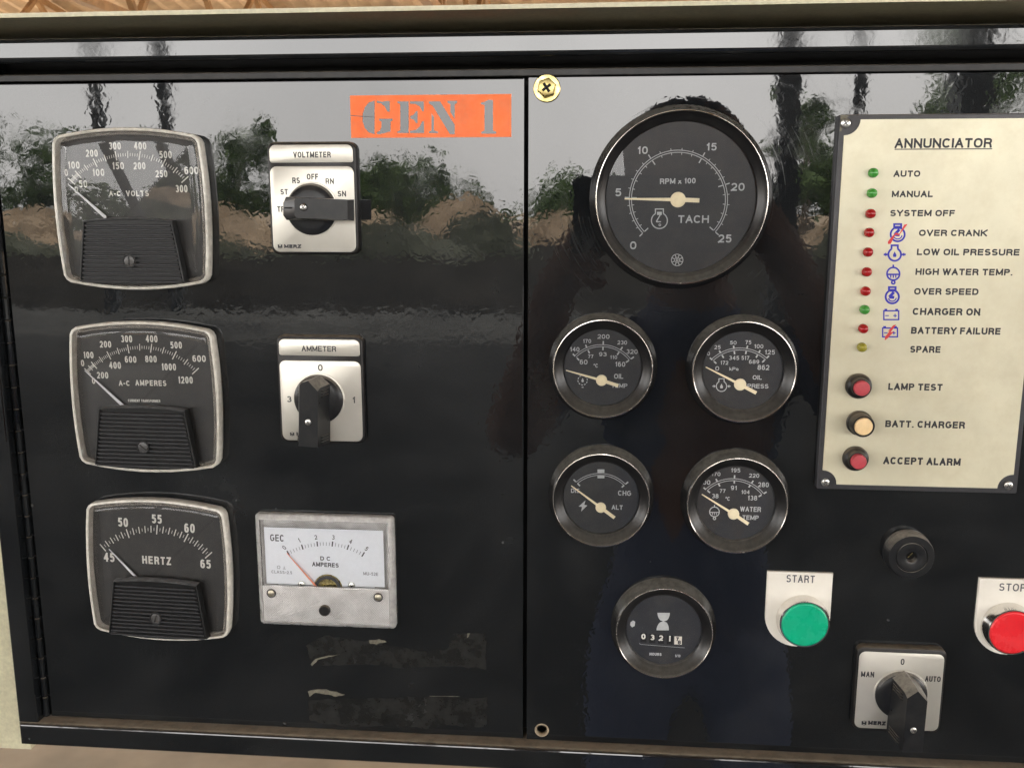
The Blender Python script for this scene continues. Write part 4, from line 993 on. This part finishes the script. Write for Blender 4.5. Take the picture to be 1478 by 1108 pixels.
d1 = dial_print(Z1, ((322, 480), (588, 374), (850, 508)), [((305, 460), (365, 520)), ((425, 375), (462, 455)), ((592, 340), (588, 425)), ((772, 395), (722, 470)), ((880, 488), (805, 540))],
    [('140', 278, 397, 367, 437), ('170', 400, 322, 477, 358), ('200', 538, 277, 650, 318), ('230', 725, 335, 815, 372), ('320', 808, 418, 915, 460), ('60', 370, 515, 443, 558), ('77', 448, 467, 498, 500), ('93', 550, 445, 623, 482), ('110', 655, 475, 722, 508), ('160', 703, 535, 798, 580), ('oC', 500, 553, 543, 588, .16), ('OIL', 693, 648, 780, 693, .15), ('TEMP', 668, 738, 818, 778, .15)], [('gear', 397, 708, 44, 8)])
round_gauge('temperature_gauge', 'round OIL TEMP gauge, upper left of the four small gauges', 'gauge', 5.3, -90.0, 27.4, Z1, d1, (240, 615), (575, 710), (733, 760), 3.1, 'small round engine gauges')
d2 = dial_print(Z2, ((290, 483), (545, 382), (783, 475)), [((275, 470), (332, 520)), ((358, 405), (397, 470)), ((485, 362), (495, 438)), ((610, 362), (592, 437)), ((722, 402), (685, 468)), ((800, 452), (740, 510))],
    [('0', 250, 415, 275, 449), ('25', 315, 358, 370, 393), ('50', 453, 320, 512, 351), ('75', 590, 315, 643, 349), ('100', 668, 350, 750, 385), ('125', 762, 400, 853, 440), ('0', 323, 545, 357, 583), ('172', 368, 497, 438, 530), ('345', 445, 453, 535, 488), ('517', 555, 453, 625, 488), ('689', 622, 488, 713, 522), ('862', 698, 533, 803, 577), ('kPa', 448, 553, 528, 583, .15), ('OIL', 655, 625, 738, 663, .15), ('PRESS', 608, 702, 795, 740, .15)], [('oil', 378, 722, 46, 8)])
round_gauge('pressure_gauge', 'round OIL PRESS gauge nearest the cream faceplate', 'gauge', 82.4, -90.6, 27.8, Z2, d2, (238, 552), (545, 708), (688, 783), 3.3, 'small round engine gauges')
def d3():
    p_m = dial_print(Z3, ((335, 427), (570, 344), (803, 449)), [((312, 402), (372, 462)), ((825, 425), (765, 475))], [('DIS', 288, 487, 370, 527, .15), ('CHG', 730, 507, 853, 553, .15), ('ALT', 670, 643, 775, 685, .15)], [])()
    p = Print(Z3, 4.05); p.m = p_m
    p.poly([(537, 307), (602, 307), (602, 339), (537, 339)], .01); p.poly([(537, 366), (602, 366), (602, 390), (537, 390)], .01)
    p.poly([(425, 597), (360, 655), (392, 660)], .002); p.poly([(425, 597), (392, 660), (412, 640)], .004); p.poly([(392, 660), (383, 702), (442, 645)], .006); p.poly([(392, 660), (442, 645), (412, 640)], .008)
    return p.m
round_gauge('charge_gauge', 'round ALT charge gauge reading DIS, lower left of the four small gauges', 'gauge', 5.7, -165.8, 27.3, Z3, d3, (290, 462), (568, 668), (698, 763), 3.0, 'small round engine gauges')
d4 = dial_print(Z4, ((298, 467), (555, 372), (812, 502)), [((280, 452), (338, 497)), ((390, 375), (425, 440)), ((556, 342), (553, 415)), ((722, 390), (682, 450)), ((840, 490), (770, 532))],
    [('100', 250, 385, 340, 425), ('170', 350, 315, 430, 348), ('195', 523, 280, 607, 316), ('220', 685, 328, 775, 363), ('280', 765, 405, 860, 447), ('38', 355, 507, 413, 546), ('77', 423, 465, 475, 498), ('91', 522, 435, 577, 473), ('104', 615, 475, 690, 508), ('138', 672, 523, 757, 565), ('oC', 475, 533, 515, 567, .16), ('WATER', 605, 622, 790, 665, .15), ('TEMP', 625, 698, 770, 738, .15)], [('water', 377, 667, 43, 8)])
round_gauge('temperature_gauge', 'round WATER TEMP gauge, lower right of the four small gauges', 'gauge', 82.0, -166.8, 27.7, Z4, d4, (265, 512), (547, 688), (680, 776), 3.2, 'small round engine gauges')
def d5():
    p = Print(Z5, 4.05)
    a = [(515+118*i/8, 413+.9*i) for i in range(9)]
    bowl = lambda s, y0: [(572+s*57*math.sqrt(max(0, 1-(t/8)**2)), y0+t/8*72) for t in range(0, 9)]
    for i in range(8):
        t0, t1 = i/8, (i+1)/8
        w0, w1 = 58*math.sqrt(1-t0**1.7)+5*(t0), 58*math.sqrt(max(0, 1-t1**1.7))+5*t1
        y0, y1 = 416+80*t0, 416+80*t1; p.poly([(573-w0, y0), (573+w0, y0), (573+w1, y1), (573-w1, y1)])
        y0, y1 = 580-84*t0, 580-84*t1; p.poly([(563-w0+t0*6, y0), (563+w0+t0*6, y0), (563+w1+t1*6, y1), (563-w1+t1*6, y1)])
    p.t('HOURS', 440, 792, 553, 818, .2); p.t('1/10', 680, 808, 730, 833, .15)
    p.line([(345, 700), (352, 712), (770, 745)], 3)
    p.poly([(262, 505), (285, 488), (305, 500), (300, 540), (275, 552), (258, 530)])
    return p.m
def counter(t):
    p = Print(Z5, 4.3)
    for i, (ch, x, y) in enumerate((('0', 383, 640), ('3', 467, 648), ('2', 548, 654), ('1', 630, 660))):
        a = P(*Z5(x-30, y+52), 4.2); b = P(*Z5(x+30, y-32), 4.2)
        m = MB(); m.box(a[0], a[1], 4.08, b[0], b[1], 4.25); wh = part('digit_wheel', m, M['deep'], t, 0)
        p.t(ch, x-20 if ch != '1' else x-9, y-27, x+20 if ch != '1' else x+9, y+24, .2)
    part('counter_digits', p.m, M['print_w'], t, 0)
    a = P(*Z5(672, 712), 4.2); b = P(*Z5(745, 640), 4.2); m = MB(); m.box(a[0], a[1], 4.08, b[0], b[1], 4.3); wh = part('tenths_wheel', m, M['ivory'], t, 0)
    p = Print(Z5, 4.35); p.t('7', 690, 645, 715, 680, .22); p.t('8', 705, 675, 735, 712, .2); part('tenths_digits', p.m, M['print_k'], t, 0, wh)
round_gauge('hour_meter', 'round hour meter with hourglass symbol and 0321 counter', 'hour meter', 43.7, -245.3, 27.7, Z5, d5, None, None, None, 3, None, counter)

# ------------------------------------------------------------------ annunciator faceplate
ZI, ZJ = Zm(1190, 150, 3.957), Zm(1170, 400, 3.4625)
an = thing('annunciator_panel', 'cream ANNUNCIATOR faceplate with ten small lights and three push buttons', 'annunciator', 180, -56)
ax0, ax1, az0, az1 = 126.0, 233.8, -156.9, 45.6
m = MB(); slab(m, rrect(ax0, az0, ax1, az1, .8, 2), 0, 5.2, .4); part('backing_plate', m, M['gray_rim'], an)
def notched(x0, z0, x1, z1, r, n=7):
    out = []
    for (cx, cz, a0) in ((x1, z0, 180), (x1, z1, 270), (x0, z1, 0), (x0, z0, 90)):
        for i in range(n+1):
            t = R(a0-90*i/n); out.append((cx+r*math.cos(t), cz+r*math.sin(t)))
    return out
o = notched(ax0+2.6, az0+3.0, ax1-2.9, az1-2.6, 8.0)
m = MB(); m.loft([(o, 5.1), (o, 6.0)], False, True); part('face_sheet', m, M['annc'], an, 0)
for (Zf, u, v, r_) in ((ZI, 122, 110, 2.6), (ZJ, 75, 1026, 2.3), (ZJ, 990, 1042, 2.5)):
    x, z = P(*Zf(u, v), 6.4); m, md = MB(), MB(); phillips(m, md, x, z, r_, 5.9, 35); s_ = part('corner_screw', m, M['zinc'], an); part('cross_slot', md, M['gray_rim'], an, 0, s_)
x, z = ax1-3.2, az1-3.2; m, md = MB(), MB(); phillips(m, md, x, z, 2.5, 5.9, 10); s_ = part('corner_screw', m, M['zinc'], an); part('cross_slot', md, M['gray_rim'], an, 0, s_)
m = MB(); xa, za = ax0+.3, az1-.3
m.poly([(xa, za), (xa+4.6, za), (xa+3.4, za-1.2), (xa+1.8, za-3.4), (xa+1.0, za-8.2), (xa, za-8.2)], 5.26); part('old_glue', m, M['torn'], an, 0)
pk, pb, pr_ = Print(ZI, 6.03), Print(ZI, 6.03), Print(ZI, 6.03)
for s in (('AUTO', 395, 381, 547, 417), ('MANUAL', 385, 497, 620, 533), ('SYSTEM OFF', 375, 606, 745, 642), ('OVER CRANK', 540, 719, 928, 755), ('LOW OIL PRESSURE', 528, 828, 1115, 865), ('HIGH WATER TEMP.', 520, 941, 1075, 978), ('OVER SPEED', 512, 1053, 880, 1090)): pk.t(*s, sw=.20)
pk.t('ANNUNCIATOR', 402, 197, 957, 252, .175, 0, .2)
a = pk.p(400, 262); b = pk.p(958, 255); pk.m.box(a[0], (a[1]+b[1])/2-.25, 6.03, b[0], (a[1]+b[1])/2+.25, 6.06)
pk.Z = ZJ
for s in (('CHARGER ON', 510, 155, 848, 190), ('BATTERY FAILURE', 502, 251, 950, 285), ('SPARE', 497, 344, 650, 377), ('LAMP TEST', 388, 531, 660, 565), ('BATT. CHARGER', 373, 718, 772, 752), ('ACCEPT ALARM', 363, 901, 750, 937)): pk.t(*s, sw=.20)
part('black_lettering', pk.m, M['print_k'], an, 0)
icon(pb, 'crank', 418, 745, 40, 11); icon(pb, 'oil', 401, 860, 36, 11); icon(pb, 'water', 393, 970, 36, 10)
pb.Z = ZJ; icon(pb, 'crank', 408, 98, 33, 10)
for (bx, by) in ((403, 190), (397, 276)):
    pb.line([(bx-37, by-22), (bx+37, by-22), (bx+37, by+22), (bx-37, by+22), (bx-37, by-22)], 7)
    for s in (-1, 1): pb.poly([(bx+s*27-7, by-32), (bx+s*27+7, by-32), (bx+s*27+7, by-25), (bx+s*27-7, by-25)], .004)
    pb.line([(bx-30, by+2), (bx-12, by+2)], 5); pb.line([(bx+10, by+2), (bx+28, by+2)], 5); pb.line([(bx+19, by-7), (bx+19, by+11)], 5, .006)
part('blue_symbols', pb.m, M['print_b'], an, 0)
pr_.poly([(475, 686), (425, 752), (405, 748), (378, 800), (362, 800), (362, 786), (390, 752), (408, 735), (428, 742), (455, 690)], .03)
pr_.Z = ZJ; pr_.poly([(428, 236), (400, 275), (418, 270), (385, 305), (370, 316), (372, 298), (395, 268), (385, 272), (412, 240)], .03)
part('red_symbols', pr_.m, M['print_r'], an, 0)
for (Zf, u, v, c) in ((ZI, 281, 394, 'g'), (ZI, 274, 510, 'g'), (ZI, 266, 627, 'r'), (ZI, 258, 735, 'r'), (ZI, 251, 847, 'r'), (ZI, 244, 960, 'r'), (ZI, 237, 1070, 'r'), (ZJ, 272, 163, 'g'), (ZJ, 265, 258, 'r'), (ZJ, 259, 351, 'y')):
    x, z = P(*Zf(u, v), 7.6); m = MB(); m.lathe(x, z, [(2.55, 5.9), (2.5, 7.8), (2.3, 8.6), (1.85, 9.3), (1.2, 9.8), (.5, 10.0)], 24, False, True); part('indicator_light', m, M['led_'+c], an, 60)
for (u, v, cu, cv, ro_, rc, mt) in ((242, 545, 262, 553, 6.9, 4.1, 'redcap'), (246, 730, 262, 744, 6.9, 4.8, 'creamcap'), (226, 907, 243, 917, 6.9, 4.1, 'redcap')):
    x, z = P(*ZJ(u, v), 8.0); m = MB()
    if mt == 'redcap': m.lathe(x, z, [(ro_, 5.9), (ro_, 8.2), (ro_-.5, 9.2), (ro_-1.6, 9.7), (rc+.9, 10.2), (rc+.7, 12.4), (rc+.2, 12.5), (rc+.2, 10)], 36); top = 15.0
    else: m.lathe(x, z, [(ro_, 5.9), (ro_, 8.0), (ro_-.7, 8.8), (rc+1.3, 9.2), (rc+1.3, 15.0), (rc+.9, 15.8), (rc+.3, 15.8), (rc+.3, 12)], 36); top = 16.2
    b_ = part('push_button', m, M['black'], an)
    m = MB(); m.lathe(x, z, [(rc, 10), (rc, top-.5), (rc-.3, top), (rc-.8, top+.1)], 32, False, True); part('button_cap', m, M[mt], an, 40, b_)

# ------------------------------------------------------------------ start / stop buttons, buzzer, sticker, bolt
def big_button(label, px, c, h, mat, word, box, Zb):
    cx, cz, cr = PC(Zb, *c, h)
    t = thing('push_button', label, 'push button', px, cz, 0, 'large push buttons with ivory tags')
    zt = -208.1; zc = -235.5
    o = [(px-18.5, zt), (px-18.5, zc)]+[(px-18.5*math.cos(PI*i/20), zc-18.5*math.sin(PI*i/20)) for i in range(1, 20)]+[(px+18.5, zc), (px+18.5, zt)]
    m = MB(); slab(m, o, 0.02, 1.8, .5); part('name_tag', m, M['ivory'], t, 20)
    p = Print(Zb, 1.85); p.t(word, *box, .13, 0, .35); part('lettering', p.m, M['print_t'], t, 0)
    m = MB(); m.lathe(cx, cz, [(cr+1.9, 1.8), (cr+1.9, 3.2), (cr+1.4, 4.0), (cr+1.1, h-1.6), (cr+.7, h-.5), (cr+.15, h-.5), (cr+.1, h-1.8)], 64); part('chrome_ring', m, M['chrome'], t)
    m = MB(); m.lathe(cx, cz, [(cr, h-3), (cr, h-.7), (cr-.4, h-.15), (cr-1.2, h), (cr*.6, h-.4), (cr*.25, h-.7)], 64, False, True); part('button_cap', m, M[mat], t, 60)
big_button('green START push button on an ivory tag', 120.7, (570, 724, 268), 9.5, 'green', 'START', (357, 155, 682, 240), Zm(1090, 810, 7.915))
big_button('red STOP push button on an ivory tag cut by the right edge', 238.5, (1122, 521, 102), 10.5, 'red', 'STOP', (1060, 306, 1176, 339), ZN)

bx_, bz_c, br_ = PC(Zm(1260, 750, 11.08), 620, 597, 380, 9)
bz = thing('buzzer', 'round black alarm buzzer with a small centre hole below the faceplate', 'buzzer', bx_, bz_c)
m = MB(); m.lathe(bx_, bz_c, [(br_+.5, 0), (br_+.5, 2), (br_+.2, 2.4), (br_-.1, 8.2), (br_-.6, 9.0), (br_*.70, 9.1), (br_*.69, 8.4), (br_*.64, 8.4), (br_*.62, 9.0), (br_*.30, 9.1), (br_*.24, 8.8), (br_*.22, 5)], 64, False, False); part('buzzer_body', m, M['knob'], bz)
m = MB(); m.poly(circle(bx_, bz_c, 3, 20), 5.2); part('sounder_disc', m, M['deep'], bz, 0)
m = MB(); m.bar((bx_-1.2, bz_c-1.2), (bx_+1.2, bz_c+1.6), .35, .35, 6, 6.6); part('contact_wire', m, M['brass'], bz, 0)

ZS = Zm(490, 90, 4.106)
st = thing('orange_sticker', 'orange stencil sticker reading GEN 1 at the top of the door', 'sticker', -90, 46)
a = P(*ZS(62, 198), .1); b = P(*ZS(1018, 443), .1)
m = MB(); m.box(a[0], b[1], .02, b[0], a[1], .16); part('sticker_sheet', m, M['orange'], st, 0)
LET = [[(208, 228), (175, 238), (151, 266), (138, 305), (137, 350), (150, 390), (174, 416), (208, 427)],
 [(222, 228), (250, 234), (285, 229), (298, 232), (298, 295), (284, 293), (268, 262), (246, 244), (222, 241)],
 [(235, 335), (315, 335), (315, 345), (303, 352), (303, 412), (288, 414), (268, 421), (240, 427), (222, 427), (222, 416), (240, 404), (248, 385), (248, 352), (235, 346)],
 [(343, 232), (410, 232), (410, 420), (343, 420), (343, 411), (360, 404), (360, 249), (343, 241)],
 [(418, 232), (500, 232), (500, 292), (490, 290), (475, 262), (450, 248), (418, 247)],
 [(420, 320), (440, 311), (453, 290), (463, 290), (463, 362), (453, 361), (440, 341), (420, 335)],
 [(418, 406), (450, 402), (475, 382), (490, 350), (501, 350), (501, 420), (418, 420)],
 [(530, 232), (596, 232), (683, 372), (683, 427), (655, 427), (551, 257), (530, 245)],
 [(545, 300), (560, 325), (560, 404), (585, 412), (585, 420), (530, 420), (530, 412), (545, 404)],
 [(640, 229), (697, 229), (697, 241), (683, 250), (683, 338), (657, 295), (657, 250), (640, 241)],
 [(838, 240), (862, 234), (882, 222), (910, 224), (910, 404), (929, 412), (929, 424), (840, 424), (840, 413), (859, 404), (859, 254), (838, 250)]]
m = MB()
for L in LET: m.poly([P(*ZS(*q), .2) for q in L], .2)
part('stencil_lettering', m, M['stencil'], st, 0)
m = MB(); q = [P(*ZS(*k_), .2) for k_ in ((66, 313), (140, 320), (205, 322), (205, 325), (140, 324), (66, 318))]; m.poly(q, .22); part('tear_line', m, M['gray_rim'], st, 0)

bx, bz_ = P(789, 127, 3)
bo = thing('panel_bolt', 'yellow passivated cross-head bolt and washer at the top corner of the fixed panel', 'bolt', bx, bz_)
m = MB(); m.lathe(bx, bz_, [(7.3, 0.1), (7.3, .9), (6.9, 1.3), (4.5, 1.3)], 40, False, True); part('washer', m, M['brass'], bo)
m = MB(); m.loft([(circle(bx, bz_, 5.2, 6, .3), 1.3), (circle(bx, bz_, 5.2, 6, .3), 4.2), (circle(bx, bz_, 4.7, 6, .3), 4.9), (circle(bx, bz_, 3.9, 6, .3), 4.7)], False, True); h_ = part('bolt_head', m, M['brass'], bo, 20)
m = MB()
for k, a_ in enumerate((35, 125)):
    c, s = math.cos(R(a_)), math.sin(R(a_)); m.bar((bx-c*2.7, bz_-s*2.7), (bx+c*2.7, bz_+s*2.7), 1.5, 1.5, 4.0, 4.75+.01*k)
part('cross_slot', m, M['deep'], bo, 0, h_)

# tape residues on the door
ZR = Zm(420, 880, 3.695)
def jag(pts, n, amp, seed):
    rnd = random.Random(seed); out = []
    for i, a_ in enumerate(pts):
        b_ = pts[(i+1) % len(pts)]
        for k in range(n):
            t = k/n; am = amp if k else amp*.3
            out.append((a_[0]+(b_[0]-a_[0])*t+rnd.uniform(-am, am), a_[1]+(b_[1]-a_[1])*t+rnd.uniform(-am, am)))
    return out
def film(name, label, pts, mat, h, n=5, amp=3, seed=1):
    q = [P(*ZR(*k_), h) for k_ in jag(pts, n, amp, seed)]
    cx_ = sum(x for x, _ in q)/len(q); cz_ = sum(z_ for _, z_ in q)/len(q)
    m = MB(); m.loft([(q, .02), (q, h)], False, True)
    return m, cx_, cz_
for label, shapes in (('upper torn strip of old tape residue below the DC meter', [([(80, 190), (180, 135), (300, 152), (410, 165), (480, 180), (620, 205), (740, 225), (840, 205), (860, 125), (1040, 122), (1040, 318), (900, 300), (750, 302), (600, 312), (400, 288), (250, 296), (110, 288)], 'residue', .12, 6, 5), ([(105, 290), (130, 260), (200, 243), (260, 236), (200, 250), (142, 266), (112, 298)], 'torn', .2, 3, 2), ([(415, 160), (470, 155), (510, 170), (455, 182), (425, 180)], 'torn', .25, 3, 3), ([(940, 125), (955, 123), (948, 140), (938, 150)], 'torn', .2, 3, 2)]),
                      ('lower wide strip of old tape residue just above the ledge', [([(95, 480), (400, 470), (720, 462), (1045, 466), (1045, 600), (1010, 625), (860, 615), (700, 632), (520, 612), (300, 622), (95, 590)], 'residue', .12, 6, 6), ([(90, 435), (120, 425), (190, 424), (240, 436), (285, 452), (240, 462), (200, 450), (130, 440), (100, 462)], 'torn', .5, 3, 3), ([(740, 457), (860, 458), (900, 461), (860, 461), (740, 460)], 'torn', .15, 3, 1)])):
    q0 = [P(*ZR(*k_), 0) for k_ in shapes[0][0]]
    t = thing('tape_residue', label, 'tape residue', sum(x for x, _ in q0)/len(q0), sum(z_ for _, z_ in q0)/len(q0), 0, 'strips of old tape residue')
    for i, (pts, mt, h_, n_, am) in enumerate(shapes):
        m, _, _ = film('', '', pts, mt, h_, n_, am, 3+i); part('glue_film' if mt == 'residue' else 'paper_scrap', m, M[mt], t, 0)

# black hose lying on the floor below the panel
m = MB()
hs_ = thing('rubber_hose', 'black rubber hose on the floor below the left of the panel', 'hose', 0, GZ*1000); hs_.location = (0, 0, 0); hs_['_o'] = (0, 0, 0)
vs, fs = [], []; nseg, nr = 40, 10
for i in range(nseg+1):
    t = i/nseg; cpt = Vector((-.90+.55*t, 1.95+.35*math.sin(t*PI), GZ+.045)); tang = Vector((.55, .35*PI*math.cos(t*PI), 0)).normalized(); sd_ = tang.cross(Vector((0, 0, 1)))
    for k in range(nr): a_ = 2*PI*k/nr; vs.append(cpt+sd_*math.cos(a_)*.04+Vector((0, 0, 1))*math.sin(a_)*.04)
for i in range(nseg):
    for k in range(nr): fs.append((i*nr+k, i*nr+(k+1) % nr, (i+1)*nr+(k+1) % nr, (i+1)*nr+k))
ms = bpy.data.meshes.new('hose_tube'); ms.from_pydata(vs, [], fs); ms.materials.append(M['rubber'])
o = bpy.data.objects.new('hose_tube', ms); COL.objects.link(o); o.parent = hs_
for o in list(bpy.data.objects):
    if '_o' in o: del o['_o']
